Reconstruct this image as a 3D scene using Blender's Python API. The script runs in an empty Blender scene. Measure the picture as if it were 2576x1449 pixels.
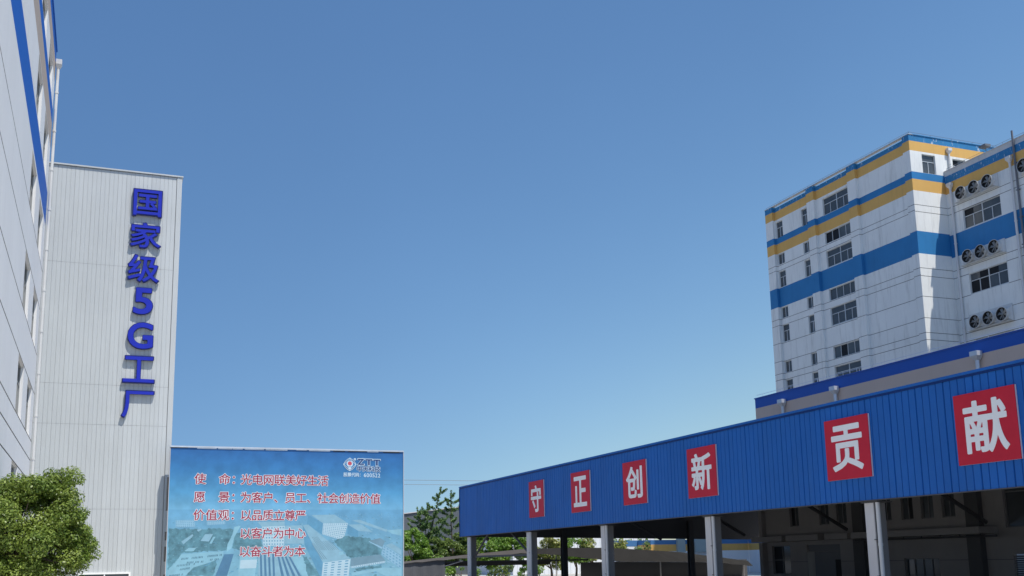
import bpy, math, random
import numpy as np
from mathutils import Vector, Matrix

scene = bpy.context.scene
COL = scene.collection

# ------------------------------------------------------------------ camera
YAW, PITCH, ROLL = 0.373663, 0.180032, 0.0179346
cam_data = bpy.data.cameras.new('camera')
cam_data.sensor_fit = 'HORIZONTAL'
cam_data.sensor_width = 36.0
cam_data.lens = 36.0 * 2635.99 / 2576.0
cam_data.shift_y = (933.47 - 724.5) / 2576.0
cam_data.clip_start = 0.1
cam_data.clip_end = 6000.0
camera = bpy.data.objects.new('camera', cam_data)
COL.objects.link(camera)
_f = Vector((math.sin(YAW) * math.cos(PITCH), math.cos(YAW) * math.cos(PITCH), math.sin(PITCH)))
_r = Vector((math.cos(YAW), -math.sin(YAW), 0.0))
_d = _f.cross(_r)
_r2 = _r * math.cos(ROLL) + _d * math.sin(ROLL)
_d2 = -_r * math.sin(ROLL) + _d * math.cos(ROLL)
_m = Matrix((( _r2.x, -_d2.x, -_f.x), (_r2.y, -_d2.y, -_f.y), (_r2.z, -_d2.z, -_f.z))).to_4x4()
_m.translation = Vector((0.0, 0.0, 1.6))
camera.matrix_world = _m
scene.camera = camera

# ------------------------------------------------------------------ sky and sun
SUN_TRAVEL = Vector((-0.205, 0.46, -1.0)).normalized()
sun_vec = -SUN_TRAVEL
SUN_EL = math.asin(sun_vec.z)
SUN_ROT = math.atan2(sun_vec.x, sun_vec.y)
world = bpy.data.worlds.new('World')
scene.world = world
world.use_nodes = True
nt = world.node_tree
SKY_TILT, SKY_LIFT = -0.32, 0.185
sky = nt.nodes.new('ShaderNodeTexSky')
sky.sky_type = 'NISHITA'
sky.sun_disc = False
sky.sun_elevation = SUN_EL
sky.sun_rotation = SUN_ROT
sky.altitude = 0
sky.air_density = 1.45
sky.dust_density = 0.5
sky.ozone_density = 7.5
bg = nt.nodes['Background']
bg.inputs['Strength'].default_value = 0.111
# hazy noon air: the pale layer reaches a little higher on the sunny (+X) side and lower at the horizon
tc = nt.nodes.new('ShaderNodeTexCoord')
sx = nt.nodes.new('ShaderNodeSeparateXYZ')
nt.links.new(tc.outputs['Generated'], sx.inputs[0])
ma = nt.nodes.new('ShaderNodeMath'); ma.operation = 'MULTIPLY_ADD'
ma.inputs[1].default_value = SKY_TILT
nt.links.new(sx.outputs['X'], ma.inputs[0]); nt.links.new(sx.outputs['Z'], ma.inputs[2])
mb_ = nt.nodes.new('ShaderNodeMath'); mb_.operation = 'ADD'; mb_.inputs[1].default_value = SKY_LIFT
nt.links.new(ma.outputs[0], mb_.inputs[0])
cx_ = nt.nodes.new('ShaderNodeCombineXYZ')
nt.links.new(sx.outputs['X'], cx_.inputs['X']); nt.links.new(sx.outputs['Y'], cx_.inputs['Y']); nt.links.new(mb_.outputs[0], cx_.inputs['Z'])
nz = nt.nodes.new('ShaderNodeVectorMath'); nz.operation = 'NORMALIZE'
nt.links.new(cx_.outputs[0], nz.inputs[0])
nt.links.new(nz.outputs['Vector'], sky.inputs['Vector'])
hsv = nt.nodes.new('ShaderNodeHueSaturation')
hsv.inputs['Saturation'].default_value = 1.08
nt.links.new(sky.outputs['Color'], hsv.inputs['Color'])
hz = nt.nodes.new('ShaderNodeTexNoise'); hz.inputs['Scale'].default_value = 2.6; hz.inputs['Detail'].default_value = 5
nt.links.new(nz.outputs['Vector'], hz.inputs['Vector'])
hr = nt.nodes.new('ShaderNodeMapRange'); hr.inputs['From Min'].default_value = 0.3; hr.inputs['From Max'].default_value = 0.7
hr.inputs['To Min'].default_value = 0.975; hr.inputs['To Max'].default_value = 1.03
nt.links.new(hz.outputs['Fac'], hr.inputs['Value'])
hm = nt.nodes.new('ShaderNodeMix'); hm.data_type = 'RGBA'; hm.blend_type = 'MULTIPLY'; hm.inputs['Factor'].default_value = 1.0
nt.links.new(hsv.outputs['Color'], hm.inputs['A']); nt.links.new(hr.outputs['Result'], hm.inputs['B'])
nt.links.new(hm.outputs['Result'], bg.inputs['Color'])

sun_data = bpy.data.lights.new('sun', 'SUN')
sun_data.energy = 3.9
sun_data.angle = math.radians(0.53)
sun_data.color = (1.0, 0.95, 0.87)
sun = bpy.data.objects.new('sun', sun_data)
COL.objects.link(sun)
sun.location = (20, -40, 90)
sun.rotation_euler = SUN_TRAVEL.to_track_quat('-Z', 'Y').to_euler()

scene.view_settings.view_transform = 'Standard'
scene.view_settings.look = 'None'
scene.view_settings.exposure = 0.2
scene.view_settings.gamma = 1.0
scene.view_settings.use_curve_mapping = False

# ------------------------------------------------------------------ materials
def mat(name, color, rough=0.6, metal=0.0, spec=0.4, var=0.08, scale=0.6, streak=0.0, bump=0.0,
        streak_col=None, flecks=0.0, fleck_col=(0.75, 0.78, 0.8), panel=None, wavy=0.0):
    """Principled surface with real-world colour, blotchy variation, rain streaks and paint flecks."""
    m = bpy.data.materials.new(name)
    m.use_nodes = True
    t = m.node_tree
    b = t.nodes['Principled BSDF']
    b.inputs['Roughness'].default_value = rough
    b.inputs['Metallic'].default_value = metal
    b.inputs['Specular IOR Level'].default_value = spec
    geo = t.nodes.new('ShaderNodeNewGeometry')
    n = t.nodes.new('ShaderNodeTexNoise')
    n.inputs['Scale'].default_value = scale
    n.inputs['Detail'].default_value = 6
    n.inputs['Roughness'].default_value = 0.62
    t.links.new(geo.outputs['Position'], n.inputs['Vector'])
    mr = t.nodes.new('ShaderNodeMapRange')
    mr.inputs['From Min'].default_value = 0.25
    mr.inputs['From Max'].default_value = 0.75
    mr.inputs['To Min'].default_value = 1.0 - var
    mr.inputs['To Max'].default_value = 1.0 + var
    t.links.new(n.outputs['Fac'], mr.inputs['Value'])
    mul = t.nodes.new('ShaderNodeMix')
    mul.data_type = 'RGBA'
    mul.blend_type = 'MULTIPLY'
    mul.inputs['Factor'].default_value = 1.0
    mul.inputs['A'].default_value = (*color, 1)
    t.links.new(mr.outputs['Result'], mul.inputs['B'])
    out = mul.outputs['Result']
    if panel:       # sheet to sheet differences: every panel of the given width has its own slight shade
        ax, wdt, amt = panel
        spx = t.nodes.new('ShaderNodeSeparateXYZ')
        t.links.new(geo.outputs['Position'], spx.inputs[0])
        dv = t.nodes.new('ShaderNodeMath'); dv.operation = 'DIVIDE'; dv.inputs[1].default_value = wdt
        t.links.new(spx.outputs[ax], dv.inputs[0])
        fl = t.nodes.new('ShaderNodeMath'); fl.operation = 'FLOOR'
        t.links.new(dv.outputs[0], fl.inputs[0])
        wn = t.nodes.new('ShaderNodeTexWhiteNoise'); wn.noise_dimensions = '1D'
        t.links.new(fl.outputs[0], wn.inputs['W'])
        rp = t.nodes.new('ShaderNodeMapRange')
        rp.inputs['To Min'].default_value = 1 - amt; rp.inputs['To Max'].default_value = 1 + amt
        t.links.new(wn.outputs['Value'], rp.inputs['Value'])
        mp2 = t.nodes.new('ShaderNodeMix'); mp2.data_type = 'RGBA'; mp2.blend_type = 'MULTIPLY'; mp2.inputs['Factor'].default_value = 1.0
        t.links.new(out, mp2.inputs['A']); t.links.new(rp.outputs['Result'], mp2.inputs['B'])
        out = mp2.outputs['Result']
    if streak > 0:
        mp = t.nodes.new('ShaderNodeMapping')
        mp.inputs['Scale'].default_value = (1.7, 1.7, 0.16)
        t.links.new(geo.outputs['Position'], mp.inputs['Vector'])
        n2 = t.nodes.new('ShaderNodeTexNoise')
        n2.inputs['Scale'].default_value = 1.4
        n2.inputs['Detail'].default_value = 7
        n2.inputs['Roughness'].default_value = 0.7
        t.links.new(mp.outputs['Vector'], n2.inputs['Vector'])
        r2 = t.nodes.new('ShaderNodeMapRange')
        r2.inputs['From Min'].default_value = 0.52
        r2.inputs['From Max'].default_value = 0.78
        r2.inputs['To Min'].default_value = 0.0
        r2.inputs['To Max'].default_value = streak
        t.links.new(n2.outputs['Fac'], r2.inputs['Value'])
        mx = t.nodes.new('ShaderNodeMix')
        mx.data_type = 'RGBA'
        t.links.new(r2.outputs['Result'], mx.inputs['Factor'])
        t.links.new(out, mx.inputs['A'])
        mx.inputs['B'].default_value = (*(streak_col or tuple(c * 0.45 for c in color)), 1)
        out = mx.outputs['Result']
    if flecks > 0:
        mp = t.nodes.new('ShaderNodeMapping')
        mp.inputs['Scale'].default_value = (2.6, 2.6, 0.9)
        t.links.new(geo.outputs['Position'], mp.inputs['Vector'])
        n3 = t.nodes.new('ShaderNodeTexNoise')
        n3.inputs['Scale'].default_value = 1.8
        n3.inputs['Detail'].default_value = 8
        n3.inputs['Roughness'].default_value = 0.72
        t.links.new(mp.outputs['Vector'], n3.inputs['Vector'])
        r3 = t.nodes.new('ShaderNodeMapRange')
        r3.inputs['From Min'].default_value = 0.585
        r3.inputs['From Max'].default_value = 0.625
        r3.inputs['To Max'].default_value = flecks
        t.links.new(n3.outputs['Fac'], r3.inputs['Value'])
        mx = t.nodes.new('ShaderNodeMix')
        mx.data_type = 'RGBA'
        t.links.new(r3.outputs['Result'], mx.inputs['Factor'])
        t.links.new(out, mx.inputs['A'])
        mx.inputs['B'].default_value = (*fleck_col, 1)
        out = mx.outputs['Result']
    t.links.new(out, b.inputs['Base Color'])
    if wavy > 0:    # slight buckling of thin sheet
        bp = t.nodes.new('ShaderNodeBump')
        bp.inputs['Strength'].default_value = wavy
        bp.inputs['Distance'].default_value = 0.05
        mpw = t.nodes.new('ShaderNodeMapping'); mpw.inputs['Scale'].default_value = (1.6, 1.6, 0.45)
        t.links.new(geo.outputs['Position'], mpw.inputs['Vector'])
        n5 = t.nodes.new('ShaderNodeTexNoise'); n5.inputs['Scale'].default_value = 1.5; n5.inputs['Detail'].default_value = 3
        t.links.new(mpw.outputs['Vector'], n5.inputs['Vector'])
        t.links.new(n5.outputs['Fac'], bp.inputs['Height'])
        t.links.new(bp.outputs['Normal'], b.inputs['Normal'])
    if bump > 0:
        bp = t.nodes.new('ShaderNodeBump')
        bp.inputs['Strength'].default_value = bump
        bp.inputs['Distance'].default_value = 0.02
        n4 = t.nodes.new('ShaderNodeTexNoise')
        n4.inputs['Scale'].default_value = 9.0
        n4.inputs['Detail'].default_value = 5
        t.links.new(geo.outputs['Position'], n4.inputs['Vector'])
        t.links.new(n4.outputs['Fac'], bp.inputs['Height'])
        t.links.new(bp.outputs['Normal'], b.inputs['Normal'])
    return m

WHITE = mat('white_render', (0.79, 0.80, 0.77), 0.85, var=0.07, scale=0.35, streak=0.62, streak_col=(0.40, 0.40, 0.38), bump=0.15)
WHITE_L = mat('white_render_clean', (0.80, 0.80, 0.80), 0.8, var=0.04, scale=0.3, streak=0.22, streak_col=(0.55, 0.56, 0.57), bump=0.12)
JOINT = mat('joint_sealant', (0.17, 0.17, 0.17), 0.9)
BLUE = mat('band_blue_paint', (0.024, 0.19, 0.43), 0.6, var=0.10, scale=0.5, streak=0.2, bump=0.1)
BLUE_PEEL = mat('peeling_blue_paint', (0.024, 0.19, 0.41), 0.6, var=0.12, scale=0.6, streak=0.25, flecks=0.7, bump=0.1)
BLUE_A = mat('annex_blue_paint', (0.065, 0.19, 0.40), 0.6, var=0.08)
YELLOW = mat('band_yellow_paint', (0.70, 0.41, 0.115), 0.7, var=0.06, scale=0.5, streak=0.35, streak_col=(0.40, 0.25, 0.10), bump=0.1)
BLUE_L = mat('left_band_blue_paint', (0.010, 0.120, 0.50), 0.6, spec=0.2, var=0.05, scale=0.5, bump=0.1)
TAN_L = mat('left_band_tan_paint', (0.48, 0.39, 0.32), 0.7, var=0.05, bump=0.1)
COPING = mat('grey_coping', (0.55, 0.56, 0.56), 0.7, var=0.08, streak=0.3)
ROOFING = mat('roof_screed', (0.30, 0.30, 0.29), 0.9, var=0.15)
FRAME = mat('aluminium_frame', (0.60, 0.62, 0.62), 0.45, metal=0.3, var=0.05)
FRAME_G = mat('grey_aluminium_frame', (0.33, 0.34, 0.34), 0.5, spec=0.2)
FRAME_D = mat('dull_dark_frame', (0.20, 0.20, 0.20), 0.5, var=0.05)
GLASS = mat('dark_glass', (0.08, 0.09, 0.095), 0.12, spec=0.5, var=0.25, scale=0.45)
GLASS_B = mat('grey_glass', (0.095, 0.11, 0.115), 0.2, spec=0.4, var=0.3, scale=0.5)
GLASS_O = mat('open_leaf_darkness', (0.02, 0.022, 0.025), 0.4, spec=0.1)
GRNG = random.Random(4)
GLASS_L = mat('dull_dark_glass', (0.035, 0.04, 0.045), 0.35, spec=0.05, var=0.2)
PVC = mat('white_pvc_pipe', (0.64, 0.64, 0.63), 0.4, var=0.05, streak=0.25)
GALV = mat('galvanised_pipe', (0.62, 0.65, 0.68), 0.4, metal=0.4, var=0.06)
CABLE = mat('dark_conduit', (0.15, 0.16, 0.18), 0.5)
CLAD = mat('grey_metal_cladding', (0.54, 0.565, 0.565), 0.42, spec=0.5, var=0.05, scale=0.25, streak=0.28, streak_col=(0.40, 0.41, 0.40), panel=('X', 0.4, 0.035), wavy=0.35)
CLAD_D = mat('cladding_joint', (0.34, 0.355, 0.36), 0.6)
LETTER = mat('letter_blue_face', (0.020, 0.034, 0.44), 0.4, spec=0.25, var=0.08, scale=1.5)
LETTER_S = mat('letter_blue_return', (0.008, 0.012, 0.14), 0.4)
CAN_BLUE = mat('canopy_blue_sheet', (0.011, 0.125, 0.45), 0.5, spec=0.25, var=0.09, scale=0.5, streak=0.32, streak_col=(0.035, 0.14, 0.36), panel=('Y', 1.2, 0.07), wavy=0.3)
CAN_SEAM = mat('canopy_blue_seam', (0.005, 0.035, 0.17), 0.5, spec=0.2)
RED = mat('sign_red_panel', (0.57, 0.020, 0.044), 0.5, spec=0.2, var=0.09, scale=0.9, streak=0.12, streak_col=(0.42, 0.03, 0.06))
SIGN_W = mat('sign_white_letter', (0.90, 0.90, 0.88), 0.55, var=0.04)
SIGN_E = mat('sign_pale_edge', (0.78, 0.70, 0.72), 0.5)
STEEL = mat('painted_grey_steel', (0.60, 0.58, 0.57), 0.5, var=0.08, streak=0.3)
STEEL_M = mat('shaded_grey_steel', (0.24, 0.235, 0.23), 0.6, spec=0.2, var=0.1, streak=0.3)  # darker copy of the column steel; web shade put into the colour
STEEL_D = mat('dark_steel', (0.075, 0.075, 0.078), 0.6)
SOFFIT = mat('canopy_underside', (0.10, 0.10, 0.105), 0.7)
TAN = mat('podium_tan_paint', (0.60, 0.48, 0.40), 0.75, var=0.04, scale=0.4, streak=0.12)
POD_BLUE = mat('podium_blue_paint', (0.010, 0.090, 0.43), 0.5, var=0.05)
POD_WALL = mat('podium_grey_wall', (0.34, 0.32, 0.305), 0.8, var=0.06, streak=0.2)
POD_PIL = mat('podium_dark_pilaster', (0.10, 0.10, 0.10), 0.8)
SHUTTER = mat('grey_shutter', (0.16, 0.165, 0.17), 0.5)
FAN_W = mat('fan_grp_housing', (0.62, 0.62, 0.60), 0.5, var=0.08, scale=2.0, streak=0.4, streak_col=(0.3, 0.29, 0.27))
FAN_D = mat('fan_dark_inside', (0.03, 0.03, 0.03), 0.7)
FAN_B = mat('fan_blade_metal', (0.30, 0.30, 0.29), 0.45, metal=0.4)
TARP = mat('grey_tarpaulin', (0.036, 0.035, 0.034), 0.8, spec=0.05, var=0.12, scale=0.9, bump=0.2)
TARP_V = mat('pale_grey_valance', (0.105, 0.098, 0.095), 0.8, spec=0.05, var=0.08, scale=1.2)
CURTAIN = mat('grey_curtain_sheet', (0.10, 0.105, 0.115), 0.7, var=0.12, scale=1.6)
HALL = mat('grey_hall_cladding', (0.105, 0.12, 0.135), 0.7, var=0.04)
WHALL = mat('white_hall_cladding', (0.78, 0.80, 0.82), 0.5, var=0.04)
GREYGREEN = mat('grey_green_panel', (0.33, 0.40, 0.40), 0.5)
BARK = mat('bark', (0.11, 0.085, 0.06), 0.9, var=0.3, scale=5)
CONCRETE = mat('concrete_yard', (0.43, 0.41, 0.37), 0.9, var=0.12, scale=0.2)
SILVER = mat('bright_metal_trim', (0.72, 0.73, 0.75), 0.3, metal=0.5, var=0.15, scale=1.5)
DARKTRIM = mat('dark_trim', (0.06, 0.06, 0.06), 0.6)

def leaf_mat(name, c1, c2, scale=1.2, trans=0.35):
    m = bpy.data.materials.new(name)
    m.use_nodes = True
    t = m.node_tree
    b = t.nodes['Principled BSDF']
    b.inputs['Roughness'].default_value = 0.42
    b.inputs['Specular IOR Level'].default_value = 0.45
    geo = t.nodes.new('ShaderNodeNewGeometry')
    n = t.nodes.new('ShaderNodeTexNoise')
    n.inputs['Scale'].default_value = scale
    n.inputs['Detail'].default_value = 4
    t.links.new(geo.outputs['Position'], n.inputs['Vector'])
    add = t.nodes.new('ShaderNodeMath')
    add.operation = 'MULTIPLY_ADD'
    add.inputs[1].default_value = 0.45
    t.links.new(geo.outputs['Random Per Island'], add.inputs[0])
    t.links.new(n.outputs['Fac'], add.inputs[2])
    rp = t.nodes.new('ShaderNodeMapRange')
    rp.inputs['From Min'].default_value = 0.45
    rp.inputs['From Max'].default_value = 1.0
    t.links.new(add.outputs[0], rp.inputs['Value'])
    mx = t.nodes.new('ShaderNodeMix')
    mx.data_type = 'RGBA'
    mx.inputs['A'].default_value = (*c1, 1)
    mx.inputs['B'].default_value = (*c2, 1)
    t.links.new(rp.outputs['Result'], mx.inputs['Factor'])
    t.links.new(mx.outputs['Result'], b.inputs['Base Color'])
    ts = t.nodes.new('ShaderNodeBsdfTranslucent')
    t.links.new(mx.outputs['Result'], ts.inputs['Color'])
    ms = t.nodes.new('ShaderNodeMixShader')
    ms.inputs[0].default_value = trans
    t.links.new(b.outputs[0], ms.inputs[1])
    t.links.new(ts.outputs[0], ms.inputs[2])
    t.links.new(ms.outputs[0], t.nodes['Material Output'].inputs['Surface'])
    return m

LEAF_CAMPHOR = leaf_mat('camphor_leaf', (0.085, 0.150, 0.018), (0.30, 0.38, 0.075), 1.1, 0.3)
LEAF_FRESH = leaf_mat('fresh_green_leaf', (0.09, 0.20, 0.025), (0.26, 0.42, 0.06), 0.9, 0.35)
LEAF_DARK = leaf_mat('dark_green_leaf', (0.07, 0.135, 0.03), (0.24, 0.32, 0.07), 0.9, 0.3)
LEAF_SPIKE = leaf_mat('spiky_tree_leaf', (0.075, 0.155, 0.045), (0.22, 0.34, 0.10), 0.9, 0.3)
LEAF_YELLOW = leaf_mat('yellow_green_leaf', (0.10, 0.16, 0.025), (0.40, 0.40, 0.11), 1.0, 0.3)

# ------------------------------------------------------------------ object helpers
BASE = {}

def tag(o, label=None, cat=None, group=None, kind=None):
    if label: o['label'] = label
    if cat: o['category'] = cat
    if group: o['group'] = group
    if kind: o['kind'] = kind
    return o

def thing(name, label, cat, loc, group=None):
    o = bpy.data.objects.new(name, None)
    o.empty_display_size = 0.3
    COL.objects.link(o)
    o.location = loc
    BASE[o.name] = Vector(loc)
    return tag(o, label, cat, group)

class MB:
    """Collects quads and polygons in world coordinates and links them as one mesh object."""
    def __init__(self):
        self.v, self.f, self.m, self.mats = [], [], [], []
    def mi(self, m):
        if m not in self.mats: self.mats.append(m)
        return self.mats.index(m)
    def poly(self, pts, m):
        n = len(self.v)
        self.v.extend([tuple(p) for p in pts])
        self.f.append(tuple(range(n, n + len(pts))))
        self.m.append(self.mi(m))
    def box(self, x0, x1, y0, y1, z0, z1, m):
        p = [(x0, y0, z0), (x1, y0, z0), (x1, y1, z0), (x0, y1, z0), (x0, y0, z1), (x1, y0, z1), (x1, y1, z1), (x0, y1, z1)]
        self.hexa(p, m)
    def hexa(self, p, m):
        n = len(self.v)
        self.v.extend([tuple(q) for q in p])
        for q in ((0, 3, 2, 1), (4, 5, 6, 7), (0, 1, 5, 4), (1, 2, 6, 5), (2, 3, 7, 6), (3, 0, 4, 7)):
            self.f.append(tuple(n + i for i in q)); self.m.append(self.mi(m))
    def fbox(self, fr, u0, u1, v0, v1, w0, w1, m):
        p = [fr(u0, v0, w0), fr(u1, v0, w0), fr(u1, v0, w1), fr(u0, v0, w1), fr(u0, v1, w0), fr(u1, v1, w0), fr(u1, v1, w1), fr(u0, v1, w1)]
        self.hexa(p, m)
    def tube(self, pts, r, m, seg=8, cap=True):
        pts = [Vector(p) for p in pts]
        rs = r if isinstance(r, (list, tuple)) else [r] * len(pts)
        n0 = len(self.v)
        for i, p in enumerate(pts):
            a = pts[min(i + 1, len(pts) - 1)] - pts[max(i - 1, 0)]
            if a.length < 1e-9: a = Vector((0, 0, 1))
            a.normalize()
            s = a.cross(Vector((0, 0, 1)))
            if s.length < 1e-3: s = a.cross(Vector((0, 1, 0)))
            s.normalize(); t = a.cross(s)
            for k in range(seg):
                an = 2 * math.pi * k / seg
                self.v.append(tuple(p + (s * math.cos(an) + t * math.sin(an)) * rs[i]))
        mi = self.mi(m)
        for i in range(len(pts) - 1):
            for k in range(seg):
                a = n0 + i * seg + k; b = n0 + i * seg + (k + 1) % seg
                self.f.append((a, b, b + seg, a + seg)); self.m.append(mi)
        if cap:
            self.f.append(tuple(n0 + k for k in range(seg))); self.m.append(mi)
            self.f.append(tuple(n0 + (len(pts) - 1) * seg + k for k in range(seg))); self.m.append(mi)
    def build(self, name, parent=None, smooth=False, label=None):
        me = bpy.data.meshes.new(name)
        off = BASE[parent.name] if parent is not None else Vector((0, 0, 0))
        me.from_pydata([(x - off.x, y - off.y, z - off.z) for x, y, z in self.v], [], self.f)
        for m in self.mats: me.materials.append(m)
        me.polygons.foreach_set('material_index', self.m)
        if smooth: me.polygons.foreach_set('use_smooth', [True] * len(self.f))
        me.update()
        o = bpy.data.objects.new(name, me)
        COL.objects.link(o)
        BASE[o.name] = off.copy()
        if parent is not None: o.parent = parent
        if label: o['label'] = label
        return o

# frames: u runs along the wall, v is height, w sticks out of the wall
def frX(x, side):       # wall in a plane of constant x, facing side * X
    return lambda u, v, w: (x + side * w, u, v)
def frY(y, side):
    return lambda u, v, w: (u, y + side * w, v)

def wall(mb, fr, u0, u1, v0, v1, wm, holes=(), bands=(), grooves=(), w=0.0, gd=0.03, gh=0.045):
    """Wall sheet with real recessed openings; bands = painted stripes; grooves = sealed joints."""
    hs = [(h[0], h[1], h[2], h[3], h[4] if len(h) > 4 else 0.22, h[5] if len(h) > 5 else None) for h in holes]
    for g in grooves:
        gu = [(u0, u1)]
        for h in hs:
            if h[5] is None and h[2] - 0.02 < g < h[3] + 0.02:
                gu = [q for a, b in gu for q in ((a, min(b, h[0])), (max(a, h[1]), b)) if q[1] - q[0] > 0.01]
        for a, b in gu: hs.append((a, b, g - gh / 2, g + gh / 2, gd, JOINT))
    us = sorted({round(q, 4) for q in [u0, u1] + [c for h in hs for c in (h[0], h[1])] if u0 - 1e-4 <= q <= u1 + 1e-4})
    vs = sorted({round(q, 4) for q in [v0, v1] + [c for h in hs for c in (h[2], h[3])] + [c for b in bands for c in (b[0], b[1])] if v0 - 1e-4 <= q <= v1 + 1e-4})
    def bm_(v):
        for b in bands:
            if b[0] <= v <= b[1]: return b[2]
        return wm
    for j in range(len(vs) - 1):
        vm = (vs[j] + vs[j + 1]) / 2
        run = None
        for i in range(len(us) - 1):
            um = (us[i] + us[i + 1]) / 2
            inside = any(h[0] < um < h[1] and h[2] < vm < h[3] for h in hs)
            if not inside:
                run = (run[0], us[i + 1]) if run else (us[i], us[i + 1])
            if run and (inside or i == len(us) - 2):
                a, b = run; run = None
                mb.poly([fr(a, vs[j], w), fr(b, vs[j], w), fr(b, vs[j + 1], w), fr(a, vs[j + 1], w)], bm_(vm))
    for h in hs:
        a, b, c, d, dep, back = h
        m = bm_((c + d) / 2)
        mm = back or m
        i = w - dep
        mb.poly([fr(a, c, w), fr(b, c, w), fr(b, c, i), fr(a, c, i)], mm)
        mb.poly([fr(a, d, w), fr(b, d, w), fr(b, d, i), fr(a, d, i)], mm)
        mb.poly([fr(a, c, w), fr(a, d, w), fr(a, d, i), fr(a, c, i)], mm)
        mb.poly([fr(b, c, w), fr(b, d, w), fr(b, d, i), fr(b, c, i)], mm)
        if back: mb.poly([fr(a, c, i), fr(b, c, i), fr(b, d, i), fr(a, d, i)], back)

def window(parent, fr, u0, u1, v0, v1, kind, w=0.0, fm=None, gm=None, t=0.055):
    """Frame with mullions (a part) and its panes (a sub-part)."""
    fm = fm or FRAME
    a, b = w - 0.19, w - 0.11
    mb = MB()
    mb.fbox(fr, u0, u0 + t, v0, v1, a, b, fm); mb.fbox(fr, u1 - t, u1, v0, v1, a, b, fm)
    mb.fbox(fr, u0 + t, u1 - t, v0, v0 + t, a, b, fm); mb.fbox(fr, u0 + t, u1 - t, v1 - t, v1, a, b, fm)
    um = (u0 + u1) / 2
    vt = v1 - (v1 - v0) * 0.36
    def vb(u, c, d, q=t): mb.fbox(fr, u - q / 2, u + q / 2, c, d, a, b - 0.004, fm)
    def hb(c, d, v, q=t): mb.fbox(fr, c, d, v - q / 2, v + q / 2, a, b - 0.008, fm)
    if kind == 'four':
        vb(um, v0 + t, v1 - t, 0.09); hb(u0 + t, u1 - t, vt)
        for q in (0.25, 0.75): vb(u0 + (u1 - u0) * q, v0 + t, vt)
        hb(u0 + t, u1 - t, v0 + 0.09, 0.05)
    elif kind == 'two':
        hb(u0 + t, u1 - t, vt); vb(um, v0 + t, vt)
    elif kind == 'strip':
        for q in (0.25, 0.5, 0.75): vb(u0 + (u1 - u0) * q, v0 + t, v1 - t)
    elif kind == 'pair':
        vb(um, v0 + t, v1 - t)
    elif kind == 'cross':
        vb(um, v0 + t, v1 - t); hb(u0 + t, u1 - t, (v0 + v1) / 2)
    o = mb.build('window', parent)
    g = MB()
    nu = {'four': 4, 'strip': 4}.get(kind, 2)
    for i in range(nu):     # every sash draws its own glass tone; the darkest paints an open leaf's dark
        a0 = u0 + t * 0.5 + (u1 - u0 - t) * i / nu; a1 = u0 + t * 0.5 + (u1 - u0 - t) * (i + 1) / nu
        for c, d in (((v0 + t * 0.5, vt - 0.001), (vt + 0.001, v1 - t * 0.5)) if kind in ('four', 'two') else ((v0 + t * 0.5, v1 - t * 0.5),)):
            base = gm or GLASS
            if gm is None or gm is GLASS_B: base = GRNG.choice((base, base, GLASS, GLASS_B, GLASS_O))
            k = GRNG.uniform(-0.004, 0.004)
            g.hexa([fr(a0, c, w - 0.170 + k), fr(a1, c, w - 0.170 - k), fr(a1, c, w - 0.160 - k), fr(a0, c, w - 0.160 + k), fr(a0, d, w - 0.170 + k), fr(a1, d, w - 0.170 - k), fr(a1, d, w - 0.160 - k), fr(a0, d, w - 0.160 + k)], base)
    g.build('pane', o)
    return o

def downpipe(parent, fr, u, v0, v1, r=0.07, w=0.12, m=None, head=True, every=2.0):
    m = m or PVC
    mb = MB()
    mb.tube([fr(u, v0, w), fr(u, v1, w)], r, m, 10)
    z = v0 + 0.6
    while z < v1 - 0.3:
        mb.tube([fr(u, z, w), fr(u, z + 0.09, w)], r * 1.28, m, 10)
        z += every
    o = mb.build('downpipe', parent)
    if head:
        h = MB()
        q = r * 2.3
        h.hexa([fr(u - r, v1 - 0.32, w - r), fr(u + r, v1 - 0.32, w - r), fr(u + r, v1 - 0.32, w + r), fr(u - r, v1 - 0.32, w + r),
                fr(u - q, v1 - 0.12, w - 0.11), fr(u + q, v1 - 0.12, w - 0.11), fr(u + q, v1 - 0.12, w + q), fr(u - q, v1 - 0.12, w + q)], m)
        h.fbox(fr, u - q, u + q, v1 - 0.118, v1 + 0.12, w - 0.11, w + q, m)
        h.build('rain_head', o)
    return o

# ------------------------------------------------------------------ lettering
GL = {}

def glyph_segments(ch):
    """Outline of a character of Blender's built-in font as line segments, in em units."""
    if ch in GL: return GL[ch]
    c = bpy.data.curves.new('glyph', 'FONT')
    c.body = ch; c.size = 1.0; c.resolution_u = 5; c.fill_mode = 'NONE' if False else c.fill_mode
    c.dimensions = '2D'
    o = bpy.data.objects.new('glyph', c)
    COL.objects.link(o)
    dg = bpy.context.evaluated_depsgraph_get()
    me = bpy.data.meshes.new_from_object(o.evaluated_get(dg))
    co = np.array([v.co[:2] for v in me.vertices], float)
    cnt = {}
    for p in me.polygons:
        for k in p.edge_keys:
            cnt[k] = cnt.get(k, 0) + 1
    seg = np.array([(*co[a], *co[b]) for (a, b), n in cnt.items() if n == 1], float)
    bpy.data.objects.remove(o); bpy.data.curves.remove(c); bpy.data.meshes.remove(me)
    GL[ch] = seg
    return seg

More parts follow.
